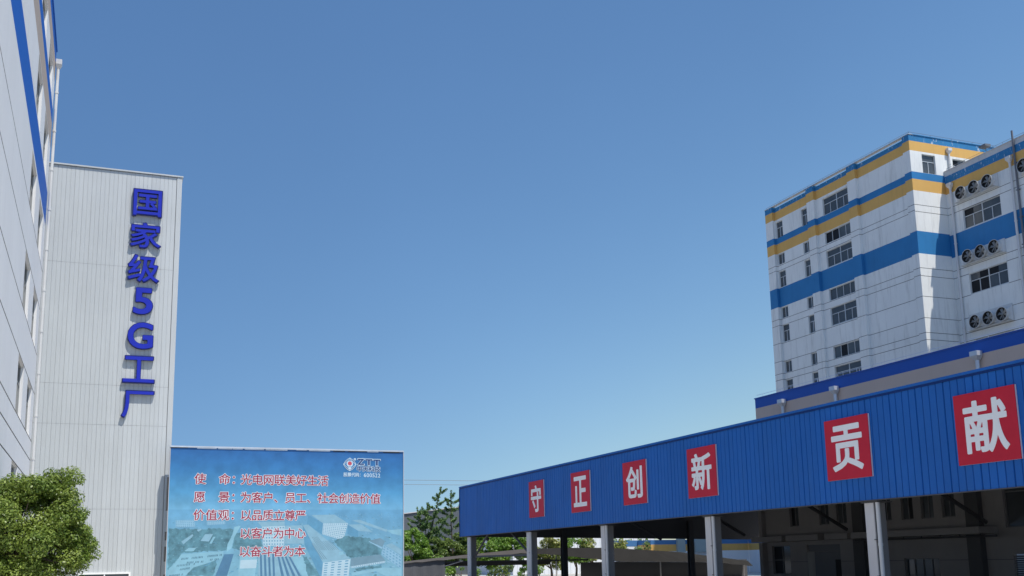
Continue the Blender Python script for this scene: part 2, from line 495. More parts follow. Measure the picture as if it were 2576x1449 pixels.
def glyph_field(ch, n, pad):
    s = glyph_segments(ch)
    x0, x1 = min(s[:, 0].min(), s[:, 2].min()) - pad, max(s[:, 0].max(), s[:, 2].max()) + pad
    y0, y1 = min(s[:, 1].min(), s[:, 3].min()) - pad, max(s[:, 1].max(), s[:, 3].max()) + pad
    gx = np.linspace(x0, x1, n); gy = np.linspace(y0, y1, n)
    X, Y = np.meshgrid(gx + 1e-5, gy + 1.3e-5)
    d = np.full(X.shape, 9.0); ins = np.zeros(X.shape, int)
    for ax, ay, bx, by in s:
        dx, dy = bx - ax, by - ay
        L = dx * dx + dy * dy
        if L < 1e-14: continue
        t = np.clip(((X - ax) * dx + (Y - ay) * dy) / L, 0, 1)
        d = np.minimum(d, np.hypot(X - ax - t * dx, Y - ay - t * dy))
        if ay != by:
            c = ((ay > Y) != (by > Y)) & (X < dx * (Y - ay) / dy + ax)
            ins += c
    return gx, gy, np.where(ins % 2 == 1, d, -d)

def glyph(mb, ch, fr, cu, cv, wu, hv, w0, w1, bold, face, side, n=64, mirror=False, norm=None, side_mb=None):
    """Bold character filling the box (cu, cv, wu, hv); face at w1, returns down to w0."""
    gx, gy, D = glyph_field(ch, n, bold + 0.02)
    D = D + bold
    if norm is None:
        yy, xx = np.where(D > 0)
        bx0, bx1, by0, by1 = gx[xx.min()], gx[xx.max()], gy[yy.min()], gy[yy.max()]
    else: bx0, bx1, by0, by1 = norm
    sx, sy = wu / (bx1 - bx0), hv / (by1 - by0)
    mx, my = (bx0 + bx1) / 2, (by0 + by1) / 2
    sg = -1 if mirror else 1
    def P(x, y, w): return fr(cu + sg * (x - mx) * sx, cv + (y - my) * sy, w)
    mi = mb.mi(face); vid = {}
    def V(key, x, y):
        if key not in vid:
            vid[key] = len(mb.v); mb.v.append(P(x, y, w1))
        return vid[key]
    smb = side_mb or mb
    for j in range(n - 1):
        i = 0
        while i < n - 1:
            c = (D[j, i], D[j, i + 1], D[j + 1, i + 1], D[j + 1, i])
            if max(c) <= 0: i += 1; continue
            if min(c) > 0:
                k = i
                while k + 1 < n - 1 and min(D[j, k + 2], D[j + 1, k + 2]) > 0: k += 1
                mb.f.append((V((i, j), gx[i], gy[j]), V((k + 1, j), gx[k + 1], gy[j]), V((k + 1, j + 1), gx[k + 1], gy[j + 1]), V((i, j + 1), gx[i], gy[j + 1])))
                mb.m.append(mi); i = k + 1; continue
            cs = [(i, j), (i + 1, j), (i + 1, j + 1), (i, j + 1)]
            poly = []; cross = []
            for q in range(4):
                (ia, ja), (ib, jb) = cs[q], cs[(q + 1) % 4]
                da, db = c[q], c[(q + 1) % 4]
                if da > 0: poly.append(V((ia, ja), gx[ia], gy[ja]))
                if (da > 0) != (db > 0):
                    t = da / (da - db)
                    x = gx[ia] + (gx[ib] - gx[ia]) * t; y = gy[ja] + (gy[jb] - gy[ja]) * t
                    key = (min((ia, ja), (ib, jb)), max((ia, ja), (ib, jb)))
                    poly.append(V(key, x, y)); cross.append((x, y))
            if len(poly) > 2: mb.f.append(tuple(poly)); mb.m.append(mi)
            if side is not None:
                for q in range(0, len(cross) - 1, 2):
                    a, b = cross[q], cross[q + 1]
                    smb.poly([P(*a, w0), P(*b, w0), P(*b, w1), P(*a, w1)], side)
            i += 1

# ------------------------------------------------------------------ foliage
def leaves_mesh(name, parent, pts, nrm, size, m, rng, aspect=0.5, label=None):
    """Many small leaf blades (one quad each) at the given points."""
    n = len(pts)
    off = BASE[parent.name]
    a = rng.normal(size=(n, 3)); a /= np.linalg.norm(a, axis=1)[:, None]
    nn = nrm + rng.normal(size=(n, 3)) * 0.55; nn /= np.linalg.norm(nn, axis=1)[:, None]
    t = np.cross(nn, a); t /= np.maximum(np.linalg.norm(t, axis=1)[:, None], 1e-6)
    s = np.cross(nn, t)
    L = (size * rng.uniform(0.6, 1.35, size=n))[:, None]
    W = L * aspect * 0.5
    p = pts - np.array(off)
    v = np.empty((n, 4, 3))
    v[:, 0] = p - t * L * 0.5; v[:, 1] = p + s * W + nn * L * 0.08; v[:, 2] = p + t * L * 0.5; v[:, 3] = p - s * W + nn * L * 0.08
    me = bpy.data.meshes.new(name)
    me.vertices.add(n * 4); me.loops.add(n * 4); me.polygons.add(n)
    me.vertices.foreach_set('co', v.reshape(-1).astype(np.float32))
    me.loops.foreach_set('vertex_index', np.arange(n * 4, dtype=np.int32))
    me.polygons.foreach_set('loop_start', np.arange(0, n * 4, 4, dtype=np.int32))
    me.materials.append(m)
    me.update(calc_edges=True)
    o = bpy.data.objects.new(name, me)
    COL.objects.link(o); o.parent = parent
    BASE[o.name] = off.copy()
    if label: o['label'] = label
    return o

def clump_points(clumps, per, rng):
    P, N = [], []
    for cx, cy, cz, r in clumps:
        k = int(per * (r ** 2))
        d = rng.normal(size=(k, 3)); d /= np.linalg.norm(d, axis=1)[:, None]
        rad = r * rng.uniform(0.25, 1.0, size=k) ** 0.55
        sq = np.array([1.0, 1.0, 0.8])
        P.append(np.array([cx, cy, cz]) + d * rad[:, None] * sq)
        N.append(d * 0.7 + np.array([0, -0.1, 0.6]))
    return np.concatenate(P), np.concatenate(N)

def bushy_tree(name, label, base, lobes, per, leaf, m, seed, ncl=26, cr=0.34, group='trees beyond the shelter', trunk_r=0.14):
    """Tapered trunk with limbs; crown of leaf clumps spread over the given lobes (x, y, z, rx, ry, rz)."""
    rng = np.random.default_rng(seed)
    t = thing(name, label, 'tree', base, group)
    clumps = []
    tb = MB()
    b = Vector(base)
    top = Vector((np.mean([l[0] for l in lobes]), np.mean([l[1] for l in lobes]), max(l[2] for l in lobes)))
    tb.tube([b, b.lerp(top, 0.3) + Vector((0.08, 0, 0)), b.lerp(top, 0.65), top], [trunk_r, trunk_r * 0.8, trunk_r * 0.5, trunk_r * 0.2], BARK, 8)
    for lx, ly, lz, rx, ry, rz in lobes:
        for _ in range(ncl):
            d = rng.normal(size=3); d /= np.linalg.norm(d)
            q = rng.uniform(0.35, 1.0) ** 0.6
            c = np.array([lx, ly, lz]) + d * np.array([rx, ry, rz]) * q
            r = cr * min(rx, rz) * rng.uniform(0.6, 1.3)
            clumps.append((*c, r))
            if _ % 4 == 0:
                s = b.lerp(top, 0.35 + 0.3 * rng.random())
                tb.tube([s, s.lerp(Vector(c), 0.55) + Vector((0, 0, 0.1)), Vector(c)], [trunk_r * 0.4, trunk_r * 0.22, trunk_r * 0.08], BARK, 6)
    P, N = clump_points(clumps, per, rng)
    tb.build('trunk', t)
    leaves_mesh('crown', t, P, N, leaf, m, rng)
    return t

def spiky_tree(name, label, base, leaders, spread, m, seed, nb=12, leaf=0.17, group='trees beyond the shelter'):
    """Young open tree: thin leaders and few rising branches, leaves set closely along each twig."""
    rng = np.random.default_rng(seed)
    t = thing(name, label, 'tree', base, group)
    tb = MB()
    b = Vector(base)
    P, N = [], []
    def brush(a, c, r, dens):
        L = (c - a).length
        k = max(6, int(L * dens))
        f = rng.random(k) ** 0.9
        d = rng.normal(size=(k, 3)) * r * (1.15 - 0.6 * f[:, None])
        P.append(np.array(a)[None] + f[:, None] * np.array(c - a)[None] + d)
        N.append(rng.normal(size=(k, 3)) * 0.6 + np.array([0, -0.2, 0.5]))
    for tp in leaders:
        tp = Vector(tp)
        fork = b + Vector((0, 0, (tp.z - b.z) * 0.35))
        mid = fork.lerp(tp, 0.5) + Vector((rng.normal() * 0.08, 0, 0))
        tb.tube([b, fork, mid, tp], [0.11, 0.075, 0.045, 0.01], BARK, 7)
        H = tp.z - fork.z
        brush(mid.lerp(tp, 0.35), tp, 0.07, 110)
        for i in range(nb):
            q = 0.06 + 0.86 * (i + rng.random() * 0.7) / nb
            s = fork.lerp(mid, q * 2) if q < 0.5 else mid.lerp(tp, q * 2 - 1)
            an = i * 2.4 + rng.random() * 0.9
            L = spread * (1.05 - q * 0.85) * rng.uniform(0.7, 1.25)
            up = rng.uniform(0.30, 0.85)
            e1 = s + Vector((math.cos(an), math.sin(an), up * 0.55)) * L * 0.6
            e2 = e1 + Vector((math.cos(an), math.sin(an), up * 1.5)) * L * 0.42
            tb.tube([s, e1, e2], [0.03, 0.018, 0.005], BARK, 5)
            brush(s.lerp(e1, 0.25), e1, 0.085, 120)
            brush(e1, e2, 0.07, 130)
            for f in (0.45, 0.8):
                g0 = s.lerp(e1, f)
                g1 = g0 + Vector((math.cos(an + rng.normal() * 0.8), math.sin(an + rng.normal() * 0.8), rng.uniform(0.2, 1.0))) * L * 0.28
                tb.tube([g0, g1], [0.012, 0.004], BARK, 4)
                brush(g0, g1, 0.06, 120)
    tb.build('trunk', t)
    leaves_mesh('crown', t, np.concatenate(P), np.concatenate(N), leaf, m, rng, 0.45)
    return t

# ================================================================== setting
g = MB(); g.poly([(-2500, -2500, 0), (2500, -2500, 0), (2500, 3500, 0), (-2500, 3500, 0)], CONCRETE)
tag(g.build('ground'), kind='structure')

# ================================================================== left factory block (faces +X)
B1 = thing('factory_building', 'white factory block with blue and tan bands cut by the left picture edge', 'building', (-16, 30, 0))
fr = frX(-3.0, 1)
holes = []
for c, d in ((22.72, 24.05), (18.75, 20.77), (14.9, 16.92), (11.05, 13.09), (7.2, 9.24), (3.4, 5.42)):
    for a, b in ((40.5, 43.35), (45.75, 48.5)): holes.append((a, b, c, d, 0.26))
mb = MB()
bandsL = [(17.06, 18.64, BLUE_L), (20.8, 22.0, TAN_L), (22.0, 22.7, BLUE_L), (24.07, 24.95, TAN_L), (24.95, 25.6, BLUE_L)]
grL = [14.87, 13.12, 11.02, 9.27, 7.17, 6.34, 5.45, 3.36]
wall(mb, fr, 8.0, 50.35, 0.0, 25.6, WHITE_L, holes, bandsL, grL, gd=0.025, gh=0.05)
# far end, back, roof and parapet
wall(mb, frY(50.35, 1), -29.0, -3.0, 0.0, 25.6, WHITE_L, (), bandsL, ())
wall(mb, frX(-29.0, -1), 8.0, 50.35, 0.0, 25.6, WHITE_L)
wall(mb, frY(8.0, -1), -29.0, -3.0, 0.0, 25.6, WHITE_L, (), bandsL, ())
mb.poly([(-29, 8, 25.1), (-3.25, 8, 25.1), (-3.25, 50.1, 25.1), (-29, 50.1, 25.1)], ROOFING)
mb.build('wall', B1)
mb = MB(); mb.box(-3.25, -2.955, 8.0, 50.39, 25.603, 25.68, BLUE_L); mb.build('coping', B1)
for h in holes:
    window(B1, fr, h[0], h[1], h[2], h[3], 'four', fm=FRAME_G, gm=GLASS_L)
downpipe(B1, fr, 50.2, 0.05, 25.0, 0.065, 0.13, PVC, True, 1.9)

# ================================================================== metal-clad tower (faces -Y)
T = thing('stair_tower', 'tall narrow tower clad in grey ribbed metal beside the white block', 'tower', (-1.8, 57, 0))
TY = 54.0
frT = frY(TY, -1)
def ribbed(mb, fr, u0, u1, v0, v1, pitch, ribw, ribd, m, seam_every=2, seam=None, seamw=0.02):
    """Trapezoid ribs with a real joint every few ribs."""
    n = int(round((u1 - u0) / pitch)); p = (u1 - u0) / n
    prof = []
    for i in range(n):
        a = u0 + i * p
        prof += [(a, 0.0), (a + p - 2 * ribw, 0.0), (a + p - 1.5 * ribw, -ribd), (a + p - 0.5 * ribw, -ribd)]
    prof.append((u1, 0.0))
    for i in range(len(prof) - 1):
        (a, wa), (b, wb) = prof[i], prof[i + 1]
        mat_ = m
        if seam is not None and wa < 0 and wb < 0 and ((i // 4) % seam_every == seam_every - 1): mat_ = seam
        mb.poly([fr(a, v0, wa), fr(b, v0, wb), fr(b, v1, wb), fr(a, v1, wa)], mat_)
mb = MB()
joints = [0.0, 4.42, 8.47, 10.42, 16.44, 21.38]
for i in range(len(joints) - 1):
    ribbed(mb, frT, -6.0, 2.82, joints[i] + 0.005, joints[i + 1] - 0.005, 0.2, 0.009, 0.016, CLAD, 2, CLAD_D)
mb.fbox(frT, -6.0, 3.05, 0.0, 21.40, -6.0, -0.06, CLAD_D)
mb.build('cladding', T)
mb = MB()
mb.fbox(frT, 2.835, 3.08, 0.0, 21.385, -0.3, 0.03, CLAD)
mb.fbox(frT, 3.055, 3.09, 0.0, 21.39, -6.02, -0.302, CLAD)
mb.build('corner_trim', T)
mb = MB(); mb.fbox(frT, -6.05, 3.13, 21.40, 21.47, -6.05, 0.075, CLAD); mb.build('cap_flashing', T)
mb = MB(); fw = frT
mb.fbox(fw, -0.86, 1.46, 1.36, 1.44, -0.02, 0.07, SIGN_W); mb.fbox(fw, -0.86, -0.78, 0.3, 1.36, -0.02, 0.07, SIGN_W); mb.fbox(fw, 1.38, 1.46, 0.3, 1.36, -0.02, 0.07, SIGN_W)
mb.fbox(fw, 0.27, 0.33, 0.3, 1.36, -0.02, 0.05, SIGN_W)
wo = mb.build('window', T)
mb = MB(); mb.fbox(fw, -0.78, 1.38, 0.3, 1.36, -0.03, 0.03, GLASS); mb.build('pane', wo)

LET = [('国', 1.45, 19.80, 1.32, 1.34, 'blue raised square character 国, topmost on the grey tower'),
       ('家', 1.43, 18.09, 1.40, 1.26, 'blue raised character 家, second from the top of the grey tower'),
       ('级', 1.40, 16.37, 1.42, 1.34, 'blue raised character 级 on the grey tower, just above the digit 5'),
       ('5', 1.45, 14.69, 0.88, 1.30, 'blue raised digit 5 in the letter column on the grey tower'),
       ('G', 1.40, 12.93, 1.15, 1.28, 'blue raised capital letter G on the grey tower'),
       ('工', 1.40, 11.23, 1.42, 1.28, 'blue raised character 工 on the grey tower, below the letter G'),
       ('厂', 1.42, 9.50, 1.42, 1.27, 'blue raised character 厂, lowest on the grey tower')]
for ch, cx, cz, wd, ht, lab in LET:
    t = thing('sign_letter', lab, 'sign letter', (cx, TY, cz), 'blue letters on the grey tower')
    f, s = MB(), MB()
    bold = 0.020 if ch in '5G' else 0.012
    glyph(f, ch, frT, cx, cz, wd, ht, 0.06, 0.20, bold, LETTER, LETTER_S, 80, side_mb=s)
    f.build('letter_face', t)
    # dark rim just behind the face, as on built-up channel letters
    glyph(s, ch, frT, cx, cz, wd + 0.075, ht + 0.075, 0.06, 0.185, bold + 0.013, LETTER_S, LETTER_S, 60)
    s.build('letter_return', t)

# ================================================================== printed billboard (faces -Y)
BY = 53.0
BB = thing('billboard', 'large sky-blue printed billboard with red slogans over an aerial factory view', 'billboard', (8.8, BY + 0.2, 0))
frB = frY(BY, -1)

def print_mat():
    m = bpy.data.materials.new('billboard_print')
    m.use_nodes = True
    t = m.node_tree; b = t.nodes['Principled BSDF']
    b.inputs['Roughness'].default_value = 0.45
    bp = t.nodes.new('ShaderNodeBump'); bp.inputs['Strength'].default_value = 0.35; bp.inputs['Distance'].default_value = 0.04
    nb = t.nodes.new('ShaderNodeTexNoise'); nb.inputs['Scale'].default_value = 1.1; nb.inputs['Detail'].default_value = 2
    geo = t.nodes.new('ShaderNodeNewGeometry')
    t.links.new(geo.outputs['Position'], nb.inputs['Vector']); t.links.new(nb.outputs['Fac'], bp.inputs['Height']); t.links.new(bp.outputs['Normal'], b.inputs['Normal'])
    sp = t.nodes.new('ShaderNodeSeparateXYZ'); t.links.new(geo.outputs['Position'], sp.inputs[0])
    mr = t.nodes.new('ShaderNodeMapRange'); mr.inputs['From Min'].default_value = 0.0; mr.inputs['From Max'].default_value = 7.4
    t.links.new(sp.outputs['Z'], mr.inputs['Value'])
    cr = t.nodes.new('ShaderNodeValToRGB')
    e = cr.color_ramp.elements
    e[0].position = 0.0; e[0].color = (0.20, 0.42, 0.52, 1)
    e[1].position = 1.0; e[1].color = (0.022, 0.125, 0.36, 1)
    for p, c in ((0.25, (0.19, 0.41, 0.53)), (0.45, (0.16, 0.38, 0.54)), (0.585, (0.14, 0.37, 0.57)), (0.592, (0.17, 0.43, 0.63)), (0.70, (0.09, 0.32, 0.55)), (0.85, (0.042, 0.20, 0.44))):
        n = e.new(p); n.color = (*c, 1)
    t.links.new(mr.outputs['Result'], cr.inputs['Fac'])
    n1 = t.nodes.new('ShaderNodeTexNoise'); n1.inputs['Scale'].default_value = 1.6; n1.inputs['Detail'].default_value = 8
    t.links.new(geo.outputs['Position'], n1.inputs['Vector'])
    r2 = t.nodes.new('ShaderNodeMapRange'); r2.inputs['From Min'].default_value = 0.3; r2.inputs['From Max'].default_value = 0.7; r2.inputs['To Min'].default_value = 0.86; r2.inputs['To Max'].default_value = 1.14
    t.links.new(n1.outputs['Fac'], r2.inputs['Value'])
    mx = t.nodes.new('ShaderNodeMix'); mx.data_type = 'RGBA'; mx.blend_type = 'MULTIPLY'; mx.inputs['Factor'].default_value = 1.0
    t.links.new(cr.outputs['Color'], mx.inputs['A']); t.links.new(r2.outputs['Result'], mx.inputs['B'])
    t.links.new(mx.outputs['Result'], b.inputs['Base Color'])
    return m
PRINT = print_mat()
TINT = {
    'trees': mat('print_tree_tint', (0.105, 0.25, 0.31), 0.45, var=0.45, scale=3.2),
    'pale': mat('print_road_tint', (0.25, 0.49, 0.60), 0.45, var=0.12, scale=2.5),
    'wall': mat('print_wall_tint', (0.27, 0.48, 0.62), 0.45, var=0.08, scale=2.5),
    'bright': mat('print_bright_wall_tint', (0.44, 0.61, 0.69), 0.45, var=0.06, scale=2.5),
    'roof': mat('print_roof_tint', (0.25, 0.45, 0.56), 0.45, var=0.12, scale=3.0),
    'mid': mat('print_shaded_wall_tint', (0.12, 0.32, 0.48), 0.45, var=0.15, scale=3.0),
    'slate': mat('print_slate_tint', (0.17, 0.30, 0.38), 0.45, var=0.12, scale=2.0),
    'dark': mat('print_solar_tint', (0.085, 0.21, 0.34), 0.45, var=0.15, scale=2.0),
    'car': mat('print_car_tint', (0.07, 0.17, 0.24), 0.45, var=0.3, scale=8.0)}
PRINT_SHAPES = [
 ('trees',[(3.07,3.43),(6.1,3.42),(5.78,2.4),(3.84,2.28),(3.7,2.23),(3.08,1.5),(3.05,3.08)],None),
 ('trees',[(6.11,3.21),(7.29,3.41),(7.47,2.59),(6.41,2.4),(6.03,2.48)],None),
 ('trees',[(4.8,2.09),(5.35,1.93),(5.17,1.18),(3.88,1.21),(4.25,1.6)],None),
 ('pale',[(3.67,2.23),(5.63,2.35),(5.57,2.03),(4.79,1.76),(4.25,1.6),(3.88,1.21),(3.11,1.23),(3.06,1.45),(3.42,1.84)],None),
 ('pale',[(6.1,3.52),(6.4,3.57),(6.11,3.01),(5.99,2.48),(5.76,2.3),(5.8,2.68),(6.01,3.11)],None),
 ('wall',[(3.35,3.83),(4.2,3.86),(4.26,3.53),(3.38,3.51)],(9, 4)),
 ('wall',[(4.79,3.78),(5.64,3.8),(5.67,3.65),(4.82,3.6)],(10, 3)),
 ('roof',[(4.34,3.38),(4.51,3.45),(4.57,3.39),(4.42,3.29)],None),
 ('roof',[(4.74,3.17),(5.11,3.18),(4.92,2.82),(4.53,2.85)],None),
 ('pale',[(5.11,3.04),(5.23,3.05),(5.05,2.71),(4.95,2.73)],None),
 ('roof',[(3.65,2.83),(4.15,3.18),(4.2,3.1),(3.75,2.7)],None),
 ('pale',[(4.0,2.53),(4.34,2.52),(4.23,2.37),(3.81,2.38)],None),
 ('roof',[(7.18,3.75),(8.52,3.77),(8.53,3.55),(7.42,3.51)],None),
 ('bright',[(7.42,3.51),(8.53,3.55),(8.52,2.58),(7.49,2.59)],(8, 6)),
 ('pale',[(6.41,2.14),(7.22,2.18),(7.15,1.14),(6.34,1.16)],None),
 ('bright',[(6.44,1.91),(7.23,1.93),(7.19,1.52),(6.41,1.51)],None),
 ('dark',[(5.66,2.2),(6.11,2.22),(5.82,1.17),(5.27,1.18)],None),
 ('pale',[(8.67,2.03),(8.88,2.05),(9.41,1.09),(9.21,1.1)],None),
 ('pale',[(8.88,2.03),(9.4,2.1),(9.89,1.08),(9.44,1.09)],None),
 ('trees',[(9.45,2.05),(9.63,2.02),(9.99,1.47),(10.36,1.07),(9.73,1.09)],None),
 ('roof',[(8.53,3.56),(9.4,3.58),(9.52,2.67),(8.55,2.68)],None),
 ('mid',[(9.68,4.08),(10.44,3.67),(10.38,3.13),(9.63,3.61)],None),
 ('roof',[(9.84,4.08),(11.01,4.11),(11.7,3.67),(10.44,3.67)],None),
 ('bright',[(10.44,3.67),(11.7,3.67),(11.47,2.81),(10.4,3.13)],(12, 8)),
 ('mid',[(11.7,3.6),(12.24,3.28),(12.22,2.88),(11.67,3.15)],None),
 ('roof',[(11.7,3.6),(12.38,3.62),(12.99,3.22),(12.24,3.28)],None),
 ('roof',[(11.91,3.81),(12.32,3.84),(13.76,3.32),(13.71,3.22)],None),
 ('trees',[(11.0,2.78),(11.57,3.02),(12.77,2.93),(13.49,2.36),(13.41,2.07),(11.85,1.91),(11.19,2.55)],None),
 ('mid',[(9.42,3.58),(10.46,1.72),(10.41,1.07),(10.31,1.07),(9.52,2.64)],None),
 ('roof',[(9.42,3.58),(9.69,3.61),(11.85,1.88),(10.46,1.72)],None),
 ('bright',[(10.46,1.72),(11.85,1.88),(11.76,1.04),(10.4,1.07)],(4, 6)),
 ('pale',[(11.25,2.23),(11.49,2.27),(11.5,2.12),(11.28,2.08)],None),
 ('slate',[(11.88,1.93),(13.38,2.09),(13.66,1.76),(11.85,1.51)],None),
 ('bright',[(11.85,1.51),(13.66,1.76),(13.63,1.67),(11.88,1.43)],(16, 1)),
 ('slate',[(12.8,2.79),(13.38,2.92),(13.63,2.76),(13.49,2.47)],None),
 ('wall',[(12.77,2.78),(13.49,2.45),(13.46,2.36),(12.8,2.73)],None),
 ('roof',[(13.65,2.55),(13.99,2.65),(14.55,2.32),(14.55,2.02)],None),
 ('wall',[(13.54,2.57),(14.55,1.98),(14.55,1.33),(13.46,2.07)],(6, 4)),
 ('pale',[(13.71,3.3),(14.55,3.37),(14.56,3.02),(13.99,3.13)],None),
 ('trees',[(12.07,1.38),(13.41,1.56),(13.47,1.43),(12.18,1.27)],None),
 ('pale',[(11.88,1.2),(13.49,1.43),(14.55,1.38),(14.55,0.99),(13.66,1.0),(13.19,1.25),(11.94,1.04)],None),
 ('roof',[(7.27,2.23),(8.81,2.26),(9.3,1.1),(7.32,1.14)],None),
 ('dark',[(7.35,2.21),(7.44,2.21),(7.5,1.13),(7.4,1.14)],None),
 ('dark',[(7.54,2.21),(7.64,2.21),(7.71,1.13),(7.6,1.13)],None),
 ('dark',[(7.74,2.21),(7.84,2.22),(7.91,1.13),(7.81,1.13)],None),
 ('dark',[(7.94,2.22),(8.04,2.22),(8.11,1.12),(8.01,1.12)],None),
 ('dark',[(8.21,2.04),(8.3,2.04),(8.55,1.11),(8.41,1.12)],None),
 ('dark',[(8.39,2.04),(8.48,2.05),(8.83,1.11),(8.69,1.11)],None),
 ('dark',[(8.56,2.05),(8.65,2.05),(9.11,1.1),(8.97,1.1)],None),
 ('dark',[(8.74,2.05),(8.83,2.05),(9.39,1.09),(9.25,1.1)],None),
 ('slate',[(9.87,3.01),(9.9,3.01),(10.34,2.35),(10.31,2.35)],None),
 ('slate',[(9.94,3.01),(9.97,3.01),(10.42,2.35),(10.39,2.35)],None),
 ('slate',[(10.01,3.01),(10.04,3.01),(10.49,2.34),(10.46,2.34)],None),
 ('slate',[(10.08,3.01),(10.11,3.01),(10.56,2.34),(10.53,2.34)],None),
 ('slate',[(10.15,3.01),(10.18,3.01),(10.64,2.34),(10.61,2.34)],None),
 ('slate',[(10.36,2.79),(10.39,2.79),(10.78,2.33),(10.74,2.33)],None),
 ('slate',[(10.44,2.8),(10.47,2.8),(10.87,2.34),(10.84,2.34)],None),
 ('slate',[(10.52,2.8),(10.55,2.8),(10.97,2.34),(10.93,2.34)],None),
 ('slate',[(10.6,2.8),(10.63,2.8),(11.06,2.35),(11.02,2.35)],None),
 ('slate',[(10.68,2.81),(10.71,2.81),(11.15,2.35),(11.12,2.35)],None),
 ('slate',[(10.76,2.81),(10.79,2.81),(11.25,2.36),(11.21,2.36)],None),
 ('slate',[(9.87,2.69),(9.9,2.69),(10.45,1.88),(10.4,1.88)],None),
 ('slate',[(9.93,2.69),(9.95,2.69),(10.56,1.89),(10.51,1.89)],None),
 ('slate',[(9.98,2.69),(10.0,2.69),(10.66,1.9),(10.62,1.89)],None),
 ('car',[(3.7,2.06),(3.74,2.06),(3.72,1.97),(3.68,1.97)],None),
 ('car',[(3.77,2.06),(3.8,2.07),(3.78,1.98),(3.75,1.97)],None),
 ('car',[(3.84,2.07),(3.87,2.07),(3.85,1.98),(3.82,1.98)],None),
 ('car',[(3.9,2.07),(3.94,2.08),(3.92,1.99),(3.88,1.98)],None),
 ('car',[(3.97,2.08),(4.0,2.08),(3.98,1.99),(3.95,1.99)],None),
 ('car',[(4.17,2.09),(4.2,2.1),(4.18,2.01),(4.15,2.0)],None),
 ('car',[(4.24,2.1),(4.27,2.1),(4.25,2.01),(4.22,2.01)],None),
 ('car',[(4.3,2.1),(4.34,2.11),(4.32,2.02),(4.28,2.01)],None),
 ('car',[(4.37,2.11),(4.4,2.11),(4.38,2.02),(4.35,2.02)],None),
 ('car',[(4.44,2.11),(4.47,2.12),(4.45,2.03),(4.42,2.02)],None),
 ('car',[(4.5,2.12),(4.54,2.12),(4.52,2.03),(4.48,2.03)],None),
 ('car',[(4.57,2.12),(4.61,2.13),(4.58,2.04),(4.55,2.03)],None),
 ('car',[(4.64,2.13),(4.67,2.13),(4.65,2.04),(4.62,2.04)],None),
 ('car',[(3.95,1.88),(3.99,1.88),(3.97,1.79),(3.93,1.79)],None),
 ('car',[(4.02,1.88),(4.05,1.88),(4.03,1.8),(4.0,1.79)],None),
 ('car',[(4.08,1.88),(4.12,1.89),(4.1,1.8),(4.06,1.79)],None),
 ('car',[(4.15,1.89),(4.18,1.89),(4.16,1.8),(4.13,1.8)],None),
 ('car',[(4.21,1.89),(4.25,1.89),(4.22,1.8),(4.19,1.8)],None),
 ('car',[(4.34,1.9),(4.38,1.9),(4.35,1.81),(4.32,1.81)],None),
 ('car',[(4.41,1.9),(4.44,1.9),(4.42,1.81),(4.39,1.81)],None),
 ('car',[(4.47,1.9),(4.51,1.91),(4.48,1.82),(4.45,1.81)],None),
 ('car',[(4.6,1.91),(4.64,1.91),(4.61,1.82),(4.58,1.82)],None),
 ('car',[(4.67,1.91),(4.7,1.92),(4.68,1.83),(4.65,1.82)],None),
 ('car',[(3.5,1.74),(3.53,1.74),(3.51,1.65),(3.48,1.65)],None),
 ('car',[(3.57,1.74),(3.6,1.75),(3.58,1.66),(3.55,1.65)],None),
 ('car',[(3.64,1.75),(3.67,1.75),(3.65,1.67),(3.62,1.66)],None),
 ('car',[(3.71,1.76),(3.74,1.76),(3.72,1.67),(3.69,1.67)],None),
 ('car',[(3.78,1.76),(3.81,1.77),(3.79,1.68),(3.76,1.68)],None),
 ('car',[(3.85,1.77),(3.88,1.78),(3.86,1.69),(3.83,1.68)],None),
 ('car',[(3.92,1.78),(3.95,1.78),(3.93,1.69),(3.9,1.69)],None),
 ('car',[(3.99,1.79),(4.02,1.79),(4.0,1.7),(3.97,1.7)],None),
 ('car',[(4.06,1.79),(4.1,1.8),(4.07,1.71),(4.04,1.7)],None),
 ('car',[(4.27,1.81),(4.31,1.82),(4.29,1.73),(4.25,1.72)],None),
 ('car',[(3.65,1.56),(3.68,1.56),(3.66,1.48),(3.63,1.47)],None),
 ('car',[(3.72,1.57),(3.75,1.57),(3.73,1.48),(3.7,1.48)],None),
 ('car',[(3.78,1.58),(3.81,1.58),(3.79,1.49),(3.76,1.49)],None),
 ('car',[(3.85,1.59),(3.88,1.59),(3.86,1.5),(3.83,1.5)],None),
 ('car',[(3.91,1.6),(3.95,1.6),(3.92,1.51),(3.89,1.51)],None),
 ('car',[(3.98,1.61),(4.01,1.61),(3.99,1.52),(3.96,1.52)],None),
 ('car',[(4.04,1.62),(4.08,1.62),(4.06,1.53),(4.02,1.53)],None),
 ('car',[(3.16,1.27),(3.19,1.28),(3.17,1.19),(3.14,1.18)],None),
 ('car',[(3.22,1.28),(3.26,1.28),(3.23,1.2),(3.2,1.19)],None),
 ('car',[(3.29,1.29),(3.32,1.29),(3.3,1.2),(3.27,1.2)],None),
 ('car',[(3.35,1.29),(3.38,1.3),(3.36,1.21),(3.33,1.2)],None),
 ('car',[(3.42,1.3),(3.45,1.3),(3.43,1.21),(3.39,1.21)],None),
 ('car',[(3.48,1.3),(3.51,1.31),(3.49,1.22),(3.46,1.22)],None),
 ('car',[(3.54,1.31),(3.58,1.31),(3.56,1.23),(3.52,1.22)],None),
 ('car',[(3.61,1.32),(3.64,1.32),(3.62,1.23),(3.59,1.23)],None),
 ('car',[(3.74,1.33),(3.77,1.33),(3.75,1.24),(3.72,1.24)],None),
 ('car',[(4.9,2.16),(4.93,2.17),(4.91,2.08),(4.87,2.07)],None),
 ('car',[(4.96,2.17),(4.99,2.17),(4.97,2.08),(4.94,2.08)],None),
